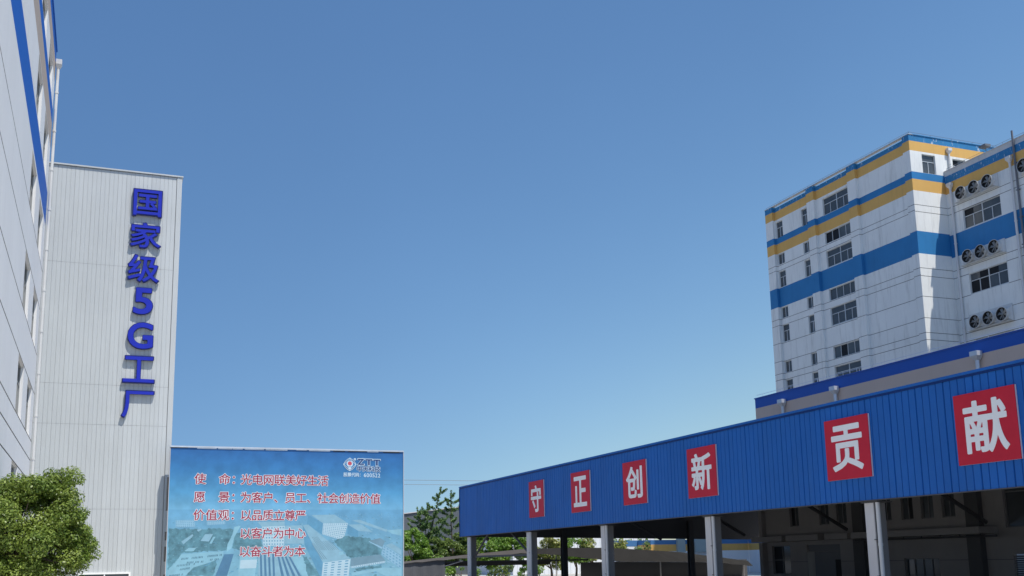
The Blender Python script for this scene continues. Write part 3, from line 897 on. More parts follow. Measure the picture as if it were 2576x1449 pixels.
 ('car',[(5.02,2.17),(5.06,2.18),(5.03,2.09),(5.0,2.08)],None),
 ('car',[(5.08,2.18),(5.12,2.19),(5.1,2.1),(5.06,2.09)],None),
 ('car',[(5.15,2.19),(5.18,2.19),(5.16,2.1),(5.12,2.1)],None),
 ('car',[(5.21,2.19),(5.24,2.2),(5.22,2.11),(5.19,2.1)],None),
 ('car',[(5.27,2.2),(5.31,2.2),(5.28,2.11),(5.25,2.11)],None),
 ('car',[(5.33,2.2),(5.37,2.21),(5.35,2.12),(5.31,2.11)],None),
 ('car',[(5.46,2.22),(5.49,2.22),(5.47,2.13),(5.44,2.13)],None),
 ('car',[(5.52,2.22),(5.56,2.23),(5.54,2.14),(5.5,2.13)],None),
 ('car',[(5.02,1.99),(5.06,2.0),(5.03,1.91),(5.0,1.9)],None),
 ('car',[(5.09,2.0),(5.13,2.0),(5.1,1.91),(5.07,1.91)],None),
 ('car',[(5.23,2.01),(5.27,2.01),(5.25,1.92),(5.21,1.92)],None),
 ('car',[(5.3,2.01),(5.34,2.02),(5.32,1.93),(5.28,1.92)],None),
 ('car',[(5.38,2.02),(5.41,2.02),(5.39,1.93),(5.35,1.93)],None),
]

mb = MB()
mb.fbox(frB, 3.0, 14.58, 0.0, 7.34, -0.35, 0.0, PRINT)
mb.build('panel', BB)
prng = random.Random(8)
def ragged(pts):
    out = []
    for i in range(len(pts)):
        (ax, az), (bx, bz) = pts[i], pts[(i + 1) % len(pts)]
        L = math.hypot(bx - ax, bz - az); n = max(1, int(L / 0.09))
        for q in range(n):
            t_ = q / n
            out.append((ax + (bx - ax) * t_ + prng.uniform(-0.045, 0.045), az + (bz - az) * t_ + prng.uniform(-0.035, 0.045)))
    return out
NT = next(i for i, q in enumerate(PRINT_SHAPES) if q[0] != 'trees')
small = []
for q in range(1300):
    x = prng.uniform(3.1, 14.4); z = 4.15 - 3.2 * prng.random() ** 1.5
    sc = 0.022 + 0.045 * (4.3 - z) / 3.0
    a = prng.uniform(0.15, 0.5); w_, h_ = sc * prng.uniform(0.5, 2.4), sc * prng.uniform(0.25, 0.9)
    sg = -1 if x < 8 else 1
    small.append((prng.choice(('roof', 'wall', 'slate', 'trees', 'trees', 'pale', 'mid', 'mid')), [(x, z), (x + w_, z + sg * -a * w_ * 0.5), (x + w_ - sg * h_ * 0.7, z + h_), (x - sg * h_ * 0.7, z + h_ + sg * a * w_ * 0.3)], None))
PRINT_SHAPES = [(t_, ragged(p_), w_) if t_ == 'trees' else (t_, p_, w_) for t_, p_, w_ in PRINT_SHAPES]
PRINT_SHAPES = PRINT_SHAPES[:NT] + small + PRINT_SHAPES[NT:]
mb = MB(); k = 0
for tint, pts, win in PRINT_SHAPES:
    k += 1
    lev = k if k <= NT else (NT + 1 + k % 16 if k <= NT + len(small) else k - len(small) + 18)
    w = 0.0015 + 0.00002 * lev
    pts = [(min(max(x, 3.06), 14.5), z) for x, z in pts]
    mb.poly([frB(x, z, w) for x, z in pts], TINT[tint])
    if win and len(pts) == 4:
        nc, nr = win
        A, B_, C_, D_ = [Vector(p) for p in pts]
        for i in range(nc):
            for j in range(nr):
                def q(a, b): return (A.lerp(B_, a)).lerp(D_.lerp(C_, a), b)
                a0, a1 = (i + 0.25) / nc, (i + 0.72) / nc
                b0, b1 = (j + 0.3) / nr, (j + 0.7) / nr
                mb.poly([frB(*q(a0, b0), w + 0.00001), frB(*q(a1, b0), w + 0.00001), frB(*q(a1, b1), w + 0.00001), frB(*q(a0, b1), w + 0.00001)], TINT['mid'])
mb.build('printed_photo', BB)
TXT_R = mat('print_red_text', (0.33, 0.035, 0.07), 0.5, var=0.08, scale=2)
TXT_W = mat('print_pale_outline', (0.80, 0.82, 0.86), 0.5, var=0.05)
TXT_P = mat('print_pale_text', (0.55, 0.70, 0.80), 0.5, var=0.05)
TXT_N = mat('print_navy_text', (0.012, 0.045, 0.17), 0.5)
TXT_D = mat('print_red_dot', (0.55, 0.09, 0.12), 0.5)
def line_of_text(name, items, cz, size, face, halo, bold, hb, wbase=0.010, n=34):
    a, b = MB(), MB()
    for k, (ch, cx) in enumerate(items):
        norm = (0.03, 0.97, -0.10, 0.86)
        z = cz - 0.006 * (cx - 4.4)
        glyph(a, ch, frB, cx, z, size, size, 0, wbase + 0.0015, bold, face, None, n, norm=norm)
        if halo: glyph(b, ch, frB, cx, z, size, size, 0, wbase + 0.0003 * (k % 2), bold + hb, halo, None, n, norm=norm)
    o = a.build(name, BB)
    if halo: b.build('outline', o)
def spread(s, x0, p): return [(c, x0 + p * i) for i, c in enumerate(s) if c != ' ']
S, TB, TH = 0.53, 0.014, 0.036
for z, hd, tx, x0, pt in ((5.84, (('使', 4.42),), '光电网联美好生活', 6.61, 0.542), (4.965, (('愿', 4.42),), '为客户、员工、社会创造价值', 6.61, 0.5415), (4.10, (('价', 4.42), ('值', 5.0)), '以品质立尊严', 6.64, 0.533)):
    for h1 in hd: line_of_text('heading_character', [h1], z, S, TXT_R, TXT_W, TB, TH)
    last = {5.84: '命', 4.965: '景', 4.10: '观'}[z]
    line_of_text('heading_character', [(last, 5.57)], z, S, TXT_R, TXT_W, TB, TH)
    line_of_text('heading_colon', [('：', 6.15)], z, S, TXT_R, TXT_W, TB, TH)
    line_of_text('slogan_line', spread(tx, x0, pt), z, S, TXT_R, TXT_W, TB, TH)
line_of_text('slogan_line', spread('以客户为中心', 6.63, 0.535), 3.215, S, TXT_R, TXT_W, TB, TH)
line_of_text('slogan_line', spread('以奋斗者为本', 6.62, 0.535), 2.34, S, TXT_R, TXT_W, TB, TH)
# company mark: rounded diamond with an eye, name and stock code
lg = MB()
cx, cz = 11.765, 6.655
def rounded_diamond(r, bulge, w, m, n=48):
    pts = []
    for i in range(n):
        a = 2 * math.pi * i / n
        c, s = math.cos(a), math.sin(a)
        q = r / (abs(c) + abs(s)) * (1 - bulge) + r * bulge
        pts.append(frB(cx + c * q, cz + s * q, w))
    lg.poly(pts, m)
def disc(x, z, r, w, m, n=24): lg.poly([frB(x + r * math.cos(2 * math.pi * i / n), z + r * math.sin(2 * math.pi * i / n), w) for i in range(n)], m)
rounded_diamond(0.345, 0.42, 0.0102, TXT_P); rounded_diamond(0.315, 0.42, 0.0108, TXT_N)
rounded_diamond(0.315, 0.02, 0.0112, TXT_P); rounded_diamond(0.285, 0.0, 0.0116, mat('print_logo_blue', (0.06, 0.22, 0.44), 0.5))
disc(cx, cz + 0.03, 0.165, 0.0120, TXT_P); disc(cx, cz + 0.05, 0.105, 0.0124, TXT_D)
disc(cx, cz - 0.175, 0.075, 0.0120, TXT_P); disc(cx + 0.26, cz + 0.265, 0.06, 0.0102, TXT_P); disc(cx + 0.26, cz + 0.265, 0.02, 0.0108, TXT_N)
for i, (ch, x, wd) in enumerate((('Z', 12.34, 0.34), ('T', 12.76, 0.36), ('T', 13.18, 0.36))):
    z = 6.795 - 0.012 * i
    glyph(lg, ch, frB, x, z, wd + 0.06, 0.37, 0, 0.0102 + 0.0002 * i, 0.065, TXT_P, None, 36)
    glyph(lg, ch, frB, x, z, wd - 0.01, 0.31, 0, 0.0116, 0.03, TXT_N, None, 36)
for i, ch in enumerate('中天科技'):
    x, z = 12.27 + 0.315 * i, 6.445 - 0.006 * i
    glyph(lg, ch, frB, x, z, 0.29, 0.29, 0, 0.0102 + 0.0002 * (i % 2), 0.075, TXT_P, None, 30, norm=(0.03, 0.97, -0.1, 0.86))
    glyph(lg, ch, frB, x, z, 0.29, 0.29, 0, 0.0116, 0.022, TXT_N, None, 30, norm=(0.03, 0.97, -0.1, 0.86))
for i, ch in enumerate('股票代码：'):
    glyph(lg, ch, frB, 11.54 + 0.205 * i, 6.135 - 0.002 * i, 0.2, 0.215, 0, 0.0108, 0.018, TXT_P, None, 30, norm=(0.03, 0.97, -0.1, 0.86))
for i, ch in enumerate('600522'):
    glyph(lg, ch, frB, 12.56 + 0.148 * i, 6.115 - 0.002 * i, 0.115, 0.2, 0, 0.0108, 0.015, TXT_P, None, 26)
lg.build('logo', BB)
fm = MB()
fm.fbox(frB, 2.97, 14.61, 7.345, 7.42, -0.36, 0.05, SILVER)
fm.fbox(frB, 14.585, 14.62, 0, 7.342, -0.36, 0.04, SILVER)
fm.fbox(frB, 2.975, 2.997, 0, 7.342, -0.36, 0.02, STEEL)
rr = random.Random(5)
x = 3.0
while x < 14.3:     # torn print edge under the top trim
    L = rr.uniform(0.3, 1.1)
    fm.fbox(frB, x, x + L, 7.30 + rr.uniform(-0.012, 0.02), 7.342, 0.001, 0.012 + rr.random() * 0.01, rr.choice((DARKTRIM, SILVER, STEEL_D, SILVER)))
    x += L + rr.uniform(0.02, 0.5)
fm.build('frame', BB)
zz = 0.6
for z0, z1, m_ in ((0.2, 1.3, STEEL_D), (1.9, 2.6, DARKTRIM), (2.9, 3.3, DARKTRIM), (4.3, 5.9, STEEL_D)):
    ef = MB(); ef.fbox(frB, 2.90, 2.972, z0, z1, -0.30, -0.06, m_); ef.build('edge_bracket', BB)

# ================================================================== blue loading canopy
CX = 24.0
CN = thing('loading_canopy', 'long loading canopy with blue ribbed fascia and grey steel columns', 'canopy', (30, 40, 0))
frC = frX(CX, -1)
ZB, ZT = 3.43, 6.97
mb = MB()
u = 9.0
pitch = 0.3; i = 0
while u < 71.95 - 1e-6:
    a, b = u, min(u + pitch, 71.95)
    rw = 0.021 if i % 4 else 0.030
    d = 0.02 if i % 4 else 0.035
    mb.poly([frC(a, ZB, 0), frC(b - 2 * rw, ZB, 0), frC(b - 2 * rw, ZT - 0.16, 0), frC(a, ZT - 0.16, 0)], CAN_BLUE)
    mb.poly([frC(b - 2 * rw, ZB, 0), frC(b - 1.5 * rw, ZB, -d), frC(b - 1.5 * rw, ZT - 0.16, -d), frC(b - 2 * rw, ZT - 0.16, 0)], CAN_BLUE)
    mb.poly([frC(b - 1.5 * rw, ZB, -d), frC(b - .5 * rw, ZB, -d), frC(b - .5 * rw, ZT - 0.16, -d), frC(b - 1.5 * rw, ZT - 0.16, -d)], CAN_SEAM)
    mb.poly([frC(b - .5 * rw, ZB, -d), frC(b, ZB, 0), frC(b, ZT - 0.16, 0), frC(b - .5 * rw, ZT - 0.16, -d)], CAN_BLUE)
    u += pitch; i += 1
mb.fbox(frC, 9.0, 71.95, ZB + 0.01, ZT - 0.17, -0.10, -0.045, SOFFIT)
wall(mb, frY(9.0, -1), 24.0, 39.0, ZB, ZT - 0.2, CAN_BLUE)
mb.build('fascia', CN)
mb = MB()
mb.fbox(frC, 8.97, 71.98, ZT - 0.158, ZT - 0.09, -0.12, 0.03, CAN_SEAM)
mb.fbox(frC, 8.96, 72.0, ZT - 0.088, ZT, -0.16, 0.055, CAN_BLUE)
mb.fbox(frC, 71.952, 72.03, ZB - 0.01, ZT - 0.16, -0.12, 0.03, CAN_SEAM)
mb.fbox(frC, 9.0, 71.95, ZB - 0.035, ZB - 0.002, -0.12, 0.025, STEEL_D)
mb.build('fascia_trim', CN)
mb = MB()     # roof sheet and far-end fascia
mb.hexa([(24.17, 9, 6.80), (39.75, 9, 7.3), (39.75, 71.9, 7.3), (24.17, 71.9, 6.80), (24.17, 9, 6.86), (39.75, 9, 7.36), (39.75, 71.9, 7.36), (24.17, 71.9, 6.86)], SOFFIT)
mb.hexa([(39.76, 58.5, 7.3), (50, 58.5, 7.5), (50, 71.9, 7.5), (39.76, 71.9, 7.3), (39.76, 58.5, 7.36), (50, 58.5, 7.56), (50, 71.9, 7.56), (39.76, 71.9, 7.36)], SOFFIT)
mb.build('roof', CN)
mb = MB()
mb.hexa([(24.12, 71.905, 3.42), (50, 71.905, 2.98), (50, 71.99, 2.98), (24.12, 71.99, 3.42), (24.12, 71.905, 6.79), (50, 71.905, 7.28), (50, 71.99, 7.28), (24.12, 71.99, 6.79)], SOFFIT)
mb.build('end_fascia', CN)
col0 = None
for cy in (70.35, 59.25, 49.0, 38.85, 28.65, 18.3):
    if col0 is None:
        mb = MB()
        a, b = cy - 0.08, cy + 0.36
        mb.box(24.12, 24.165, a, b, 0, 3.39, STEEL)
        mb.box(24.20, 24.66, cy - 0.02, cy + 0.30, 0, 3.39, STEEL_M)
        mb.box(24.165, 24.20, cy + 0.10, cy + 0.16, 0, 3.39, STEEL)
        mb.box(24.06, 24.70, a - 0.26, b + 0.1, 3.34, 3.388, STEEL_D)
        for z in (0.9, 2.1): mb.box(24.10, 24.20, cy - 0.28, cy - 0.02, z, z + 0.03, STEEL_D)
        col0 = mb.build('column', CN)
        mp = MB(); mp.tube([(24.13, a - 0.20, 0.02), (24.13, a - 0.20, 3.34)], 0.07, PVC, 12)
        for z in (0.5, 1.9): mp.tube([(24.13, a - 0.20, z), (24.13, a - 0.20, z + 0.1)], 0.083, PVC, 12)
        pip0 = mp.build('downpipe', col0)
        cy0 = cy
    else:
        c = col0.copy(); COL.objects.link(c); c.parent = CN; c.location = (0, cy - cy0, 0)
        p = pip0.copy(); COL.objects.link(p); p.parent = c
for cxx in (31.9, 42.6):
    mb = MB(); mb.box(cxx - 0.2, cxx + 0.2, 71.3, 71.35, 0, 4.5, STEEL_D); mb.box(cxx - 0.2, cxx + 0.2, 71.65, 71.7, 0, 4.5, STEEL_D); mb.box(cxx - 0.03, cxx + 0.03, 71.351, 71.649, 0, 4.5, STEEL_D)
    mb.build('end_column', CN)
for (a, za, b, zb) in ((70.0, 1.95, 67.0, 3.55), (63.1, 3.55, 59.7, 2.0)):
    mb = MB(); mb.tube([(24.4, a, za), (24.4, b, zb)], 0.075, STEEL_D, 6); mb.build('brace', CN)
mb = MB(); mb.box(24.35, 24.47, 59.6, 70.0, 1.93, 2.06, STEEL_D); mb.build('rail', CN)
for cy in (70.35, 59.25, 49.0, 38.85, 28.65):
    mb = MB()
    mb.box(24.58, 39.6, cy - 0.12, cy + 0.12, 4.75, 4.95, STEEL_D)
    mb.box(24.58, 39.6, cy - 0.02, cy + 0.02, 4.951, 5.35, STEEL_D)
    mb.tube([(36.2, cy, 4.75), (39.4, cy, 3.05)], 0.10, STEEL_D, 6)
    mb.build('beam', CN)

SIGNS = [('守', 57.48, 2.22, 4.16, 6.29, 'red board with white character 守, leftmost on the blue canopy fascia'),
         ('正', 51.31, 2.36, 4.16, 6.31, 'red board with white character 正 on the blue canopy fascia, above open bays'),
         ('创', 45.11, 2.36, 4.22, 6.29, 'red board with white character 创, third from the left on the blue fascia'),
         ('新', 38.96, 2.32, 4.18, 6.32, 'red board with white character 新 on the blue canopy fascia'),
         ('贡', 29.43, 2.30, 4.20, 6.32, 'red board with white character 贡, second nearest on the blue canopy fascia'),
         ('献', 23.26, 2.32, 4.19, 6.30, 'red board with white character 献, rightmost and largest in view on the blue fascia')]
for ch, cy, wd, z0, z1, lab in SIGNS:
    t = thing('sign_board', lab, 'sign', (CX, cy, (z0 + z1) / 2), 'red character boards on the canopy fascia')
    mb = MB(); mb.fbox(frC, cy - wd / 2, cy + wd / 2, z0, z1, 0.06, 0.08, RED); mb.build('panel', t)
    mb = MB(); mb.fbox(frC, cy - wd / 2, cy + wd / 2, z0, z1, 0.005, 0.058, SIGN_E); mb.build('backing', t)
    mb = MB()
    glyph(mb, ch, frC, cy, (z0 + z1) / 2 + 0.02, wd * 0.70, (z1 - z0) * 0.74, 0.08, 0.092, 0.021, SIGN_W, SIGN_W, 96, mirror=True)
    mb.build('character', t)

t = thing('security_camera', 'small black dome camera hanging under the canopy by the end column', 'camera', (24.9, 68.7, 3.2))
mb = MB(); mb.tube([(24.9, 68.7, 3.46), (24.9, 68.7, 3.28)], 0.03, STEEL_D, 8); mb.build('stem', t)
mb = MB(); mb.tube([(24.9, 68.7, 3.28), (24.9, 68.7, 3.22), (24.9, 68.7, 3.12), (24.9, 68.7, 3.05)], [0.10, 0.13, 0.11, 0.04], DARKTRIM, 12); mb.build('dome', t, smooth=True)

# ================================================================== podium block behind the canopy
PX = 40.0
PD = thing('workshop_building', 'low workshop with bright blue parapet and tan wall behind the blue canopy', 'building', (50, 32, 0))
frP = frX(PX, -1)
ph = []
for a in (49.7, 51.3, 46.0, 44.33, 42.85, 41.38, 54.2):
    ph.append((a, a + 0.9, 3.43, 5.4, 0.2))
ph.append((35.6, 38.3, 2.78, 5.4, 0.25))
low = [(55.26, 57.15, 0.53, 2.3, 0.25), (42.76, 45.29, 0.45, 1.41, 0.25), (35.2, 38.0, 0.4, 1.54, 0.2)]
door = (50.48, 53.6, 0.0, 2.3, 0.35)
mb = MB()
podb = [(11.27, 11.9, POD_BLUE), (6.4, 11.27, TAN)]
wall(mb, frP, 5.0, 58.05, 0.0, 11.9, POD_WALL, ph + low + [door], podb, [1.3], gd=0.02, gh=0.035)
wall(mb, frY(58.05, 1), 40.0, 60.0, 0.0, 11.9, POD_WALL, (), podb)
wall(mb, frY(5.0, -1), 40.0, 60.0, 0.0, 11.9, POD_WALL, (), podb)
mb.poly([(40.02, 5, 11.5), (60, 5, 11.5), (60, 58, 11.5), (40.02, 58, 11.5)], ROOFING)
for a, b in ((48.0, 48.9), (39.6, 40.45), (57.7, 58.05)):
    mb.fbox(frP, a, b, 0, 2.50, 0.003, 0.35, POD_PIL if a < 57 else POD_WALL); mb.fbox(frP, a, b, 2.88, 6.3, 0.003, 0.30, POD_PIL if a < 57 else POD_WALL)
mb.build('wall', PD)
mb = MB(); mb.fbox(frP, 4.95, 58.1, 11.903, 11.96, -0.3, 0.05, POD_BLUE); mb.build('coping', PD)
for a, b in ((38.76, 48.0), (48.3, 50.3), (50.9, 54.0), (54.4, 57.65)):
    mb = MB(); mb.fbox(frP, a, b, 2.53, 2.86, 0.004, 1.2, POD_WALL); mb.build('door_hood', PD)
for h in ph: window(PD, frP, h[0], h[1], h[2], h[3], 'two', fm=FRAME_D)
window(PD, frP, *low[0][:4], 'cross', fm=FRAME_D); window(PD, frP, *low[1][:4], 'strip', fm=FRAME_D, gm=GLASS_B)
mb = MB()
z = low[2][2]
while z < low[2][3] - 0.05:
    mb.hexa([frP(35.2, z, -0.15), frP(38.0, z, -0.15), frP(38.0, z, -0.05), frP(35.2, z, -0.05), frP(35.2, z + 0.06, -0.18), frP(38.0, z + 0.06, -0.18), frP(38.0, z + 0.075, -0.17), frP(35.2, z + 0.075, -0.17)], SHUTTER)
    z += 0.1
mb.build('louvre', PD)
mb = MB(); mb.fbox(frP, 50.5, 53.2, 0.0, 1.88, -0.30, -0.26, SHUTTER); mb.fbox(frP, 50.5, 53.55, 1.9, 2.28, -0.28, -0.14, SHUTTER)
dr = mb.build('door', PD)
mb = MB(); mb.fbox(frP, 50.6, 51.3, 0.0, 1.4, -0.255, -0.25, FAN_D); mb.build('doorway_dark_sheet', dr)  # near-black sheet on the door, painted for the dark of an opening
for u in (54.85, 49.7, 38.85, 27.5): downpipe(PD, frP, u, 7.0, 11.28, 0.105, 0.16, GALV, True, 6)
mb = MB(); mb.tube([frP(38.0, 2.40, 0.9), frP(48.0, 2.42, 0.9)], 0.05, STEEL_D, 6)
for k in range(7): mb.tube([frP(39 + k * 1.3, 2.40, 0.9), frP(39 + k * 1.3, 2.53, 0.9)], 0.03, STEEL_D, 5)
mb.build('pipe_run', PD)
mb = MB()
mb.tube([frP(5, 12.16, -0.12), frP(58, 12.16, -0.12)], 0.012, GALV, 5)
y = 6.0
while y < 58: mb.tube([frP(y, 11.96, -0.12), frP(y, 12.16, -0.12)], 0.012, GALV, 5); y += 1.9
mb.build('lightning_conductor', PD)

# ================================================================== tall factory block
TX, FY, WX = 62.0, 65.5, 65.5
TL = thing('tall_factory_building', 'tall white factory block with blue and yellow bands and exhaust fans', 'building', (76, 68, 0))
frL = frX(TX, -1)
bT = [(36.0, 36.55, BLUE_PEEL), (35.14, 36.0, YELLOW), (32.62, 33.26, BLUE), (31.6, 32.62, YELLOW), (26.12, 28.06, BLUE)]
gT = [30.35, 29.85, 24.88, 24.26, 22.46, 20.65, 19.42, 18.82, 17.55, 15.4]
wins = []
for c, d, kind in ((33.2, 34.9, 't'), (30.45, 31.55, 's'), (28.1, 29.75, 't'), (24.95, 26.06, 's'), (22.54, 24.28, 't'), (19.46, 20.6, 's'), (17.05, 18.74, 't'), (14.0, 15.1, 's')):
    wins += [(83.86, 84.98, c, d, 0.22, None, kind + '2'), (79.72, 80.82, c, d, 0.22, None, kind + '2'), (73.72, 77.52, c, d, 0.22, None, kind + '4')]
mb = MB()
pil = [(85.08, 86.27), (78.47, 79.56), (72.45, 73.57), (65.5, 66.3)]
PD_ = 0.28
wall(mb, frL, 65.5, 86.27, 0, 36.42, WHITE, [w_[:6] for w_ in wins], bT, gT, w=-PD_)
for a, b in pil:
    wall(mb, frL, a, b, 0, 36.55, WHITE, (), bT, gT)
    for yy, sd in ((a, -1), (b, 1)):
        if yy < 65.6: continue      # the corner pilaster meets the front wall
        wall(mb, frY(yy, sd), TX, TX + PD_ + 0.02, 0, 36.55, WHITE, (), bT, gT)
    mb.poly([(TX, a, 36.55), (TX + 0.5, a, 36.55), (TX + 0.5, b, 36.55), (TX, b, 36.55)], BLUE)
frM = frY(FY, -1)
fwin = [(63.25, 64.68, 33.27, 34.95, 0.22), (66.58, 68.0, 33.27, 34.95, 0.22), (69.9, 71.3, 33.27, 34.95, 0.22)]
gF = [30.35, 29.75, 24.88, 24.2, 22.46, 20.65, 19.42, 18.82, 17.55]
wall(mb, frM, 62.0, 92.0, 0, 36.55, WHITE, fwin, bT, gF)
mb.poly([(62.3, 65.8, 36.2), (92, 65.8, 36.2), (92, 86, 36.2), (62.3, 86, 36.2)], ROOFING)
wall(mb, frY(86.27, 1), 62.0, 92.0, 0, 36.55, WHITE, (), bT)
wall(mb, frX(92.0, 1), 30.0, 86.27, 0, 33.0, WHITE)
mb.build('main_block', TL)
for w_ in wins:
    window(TL, frL, *w_[:4], {'t2': 'two', 't4': 'four', 's2': 'pair', 's4': 'strip'}[w_[6]], w=-PD_, gm=GLASS_B if w_[6] == 's4' else GLASS)
for w_ in fwin: window(TL, frM, *w_[:4], 'two')
# wing that runs towards the viewer
frW = frX(WX, -1)
bW = [(33.13, 33.56, COPING), (32.48, 33.13, BLUE_PEEL), (31.55, 32.48, YELLOW), (25.98, 27.93, BLUE)]
gW = [30.3, 29.72, 24.83, 24.2, 22.43, 20.6, 19.36, 18.7]
ww = []
for z0, z1 in ((27.97, 29.7), (22.44, 24.2), (16.95, 18.67)):
    for a, b in ((59.96, 63.88), (51.4, 55.4), (42.8, 46.8)): ww.append((a, b, z0, z1, 0.22))
mb = MB()
wall(mb, frW, 30.0, 65.5, 0, 33.56, WHITE, ww, bW, gW)
for a, b in ((57.75, 58.9), (64.35, 65.5)):
    pass
mb.poly([(65.8, 30, 33.3), (91.9, 30, 33.3), (91.9, 65.49, 33.3), (65.8, 65.49, 33.3)], ROOFING)
wall(mb, frY(30.0, -1), 65.5, 92.0, 0, 33.56, WHITE, (), bW)
mb.build('wing', TL)
mb = MB(); mb.fbox(frW, 29.95, 65.49, 33.563, 33.62, -0.30, 0.06, COPING); mb.build('coping', TL)
mb = MB()
mb.box(61.95, 62.35, 65.45, 86.3, 36.553, 36.60, COPING); mb.box(62.352, 92, 65.44, 65.8, 36.553, 36.60, BLUE_PEEL)
mb.build('main_coping', TL)
for w_ in ww: window(TL, frW, *w_[:4], 'four')
downpipe(TL, frW, 64.8, 12, 32.2, 0.10, 0.16, PVC, True, 2.4)
downpipe(TL, frW, 58.53, 12, 32.2, 0.10, 0.16, PVC, True, 2.4)
downpipe(TL, frM, 66.1, 33.7, 35.62, 0.09, 0.15, PVC, True, 5)
mb = MB(); mb.tube([frW(58.06, 34.3, 0.12), frW(58.0, 12, 0.12)], 0.08, CABLE, 8)
for z in np.arange(14, 33, 2.2): mb.fbox(frW, 57.88, 58.2, z, z + 0.06, 0.0, 0.2, CABLE)
mb.build('conduit', TL)
FANZ = (30.95, 25.5, 19.99)
for (a, b, c, d) in ((59.93, 64.25, 30.41, 31.5), (59.89, 64.25, 24.95, 26.07), (59.84, 64.2, 19.44, 20.78)):
    mb = MB(); mb.fbox(frW, a, b, c, d, 0.004, 0.09, FAN_W); mb.fbox(frW, a - 0.04, b + 0.04, c - 0.05, c - 0.002, 0.004, 0.42, FAN_W)
    mb.build('fan_panel', TL)
mb = MB(); mb.fbox(frW, 53.4, 57.75, 30.41, 31.5, 0.004, 0.09, FAN_W); mb.build('fan_panel', TL)
def rail(pts, zb, step):
    mb = MB()
    for i in range(len(pts) - 1):
        a, b = Vector((*pts[i], zb + 0.22)), Vector((*pts[i + 1], zb + 0.22))
        mb.tube([a, b], 0.014, CABLE, 5)
        n = int((b - a).length / step)
        for k in range(n + 1):
            p = a.lerp(b, k / max(n, 1)); mb.tube([p - Vector((0, 0, 0.22)), p], 0.014, CABLE, 5)
    mb.build('lightning_conductor', TL)
rail([(62.15, 86.2), (62.15, 65.6), (90, 65.6)], 36.6, 2.2)
rail([(65.62, 65.3), (65.62, 31)], 33.62, 2.0)

# exhaust fans: one is built, the rest are copies
def make_fan(loc, label):
    t = thing('exhaust_fan', label, 'fan', loc, 'round exhaust fans on the wing wall')
    x, y, z = loc
    fr_ = lambda u, v, w: (x - w, y + u, z + v)
    mb = MB()
    n = 28
    prof = [(0.0, 0.50), (0.10, 0.50), (0.50, 0.53), (0.56, 0.56), (0.56, 0.525), (0.42, 0.49), (0.04, 0.47)]
    ring = [[(fr_(math.cos(2 * math.pi * k / n) * r, math.sin(2 * math.pi * k / n) * r, w)) for k in range(n)] for w, r in prof]
    for i in range(len(prof) - 1):
        for k in range(n):
            q = (k + 1) % n
            mb.poly([ring[i][k], ring[i][q], ring[i + 1][q], ring[i + 1][k]], FAN_W if i < 4 else FAN_D)
    mb.hexa([fr_(-0.62, -0.55, 0.0), fr_(0.62, -0.55, 0.0), fr_(0.40, -0.42, 0.26), fr_(-0.40, -0.42, 0.26), fr_(-0.62, 0.55, 0.0), fr_(0.62, 0.55, 0.0), fr_(0.40, 0.42, 0.26), fr_(-0.40, 0.42, 0.26)], FAN_W)
    mb.build('housing', t)
    mb = MB(); mb.poly([fr_(math.cos(2 * math.pi * k / n) * 0.485, math.sin(2 * math.pi * k / n) * 0.485, 0.275) for k in range(n)], FAN_D); mb.build('shutter', t)
    mb = MB()
    for k in range(6):
        a = 2 * math.pi * k / 6 + 0.3
        c, s = math.cos(a), math.sin(a)
        def q(r, o, w): return fr_(c * r - s * o, s * r + c * o, w)
        p = [q(0.07, -0.05, 0.40), q(0.44, -0.11, 0.42), q(0.44, 0.11, 0.34), q(0.07, 0.05, 0.36)]
        mb.hexa(p + [tuple(Vector(v) + Vector((-0.012, 0, 0))) for v in p], FAN_B)
    bl = mb.build('blades', t)
    mb = MB(); mb.tube([fr_(0, 0, 0.30), fr_(0, 0, 0.46)], 0.085, FAN_B, 12); mb.build('hub', t)
    mb = MB()
    for a in (0.0, math.pi / 2, math.pi / 4, -math.pi / 4)[:2]:
        c, s = math.cos(a), math.sin(a)
        mb.tube([fr_(c * 0.5, s * 0.5, 0.47), fr_(-c * 0.5, -s * 0.5, 0.47)], 0.015, FAN_B, 5)
    mb.build('support_bar', t)
    return t
FANS = [(63.35, 0, 'round exhaust fan under the yellow band, nearest the inner corner'), (61.94, 0, 'round exhaust fan under the yellow band, middle of its three'), (60.54, 0, 'round exhaust fan under the yellow band, right end of its three'),
        (63.28, 1, 'round exhaust fan under the broad blue band, nearest the inner corner'), (61.92, 1, 'round exhaust fan under the broad blue band, middle of its three'), (60.52, 1, 'round exhaust fan under the broad blue band, right end of its three'),
        (63.17, 2, 'round exhaust fan in the lowest row, nearest the white downpipe'), (61.8, 2, 'round exhaust fan in the lowest row, middle of its three'), (60.42, 2, 'round exhaust fan in the lowest row, right end of its three'),
        (56.95, 0, 'exhaust fan cut off by the right picture edge beside the dark conduit')]
fan0 = None
for y, r, lab in FANS:
    loc = (WX - 0.09, y, FANZ[r])
    if fan0 is None:
        fan0 = make_fan(loc, lab)
    else:
        c = fan0.copy(); COL.objects.link(c); c.location = loc; c['label'] = lab
        for ch in fan0.children:
            d = ch.copy(); COL.objects.link(d); d.parent = c
            if ch.name.startswith(('blades', 'hub')): pass
t = thing('floodlight', 'small dark floodlight standing on the wing parapet', 'floodlight', (65.6, 60.9, 33.62))
mb = MB(); mb.tube([(65.6, 60.9, 33.62), (65.5, 60.9, 34.0)], 0.03, CABLE, 6); mb.build('bracket', t)
mb = MB(); mb.hexa([(65.15, 60.55, 34.05), (65.75, 60.55, 34.0), (65.75, 61.25, 34.0), (65.15, 61.25, 34.05), (65.15, 60.55, 34.2), (65.75, 60.55, 34.22), (65.75, 61.25, 34.22), (65.15, 61.25, 34.2)], CABLE); mb.build('lamp_head', t)

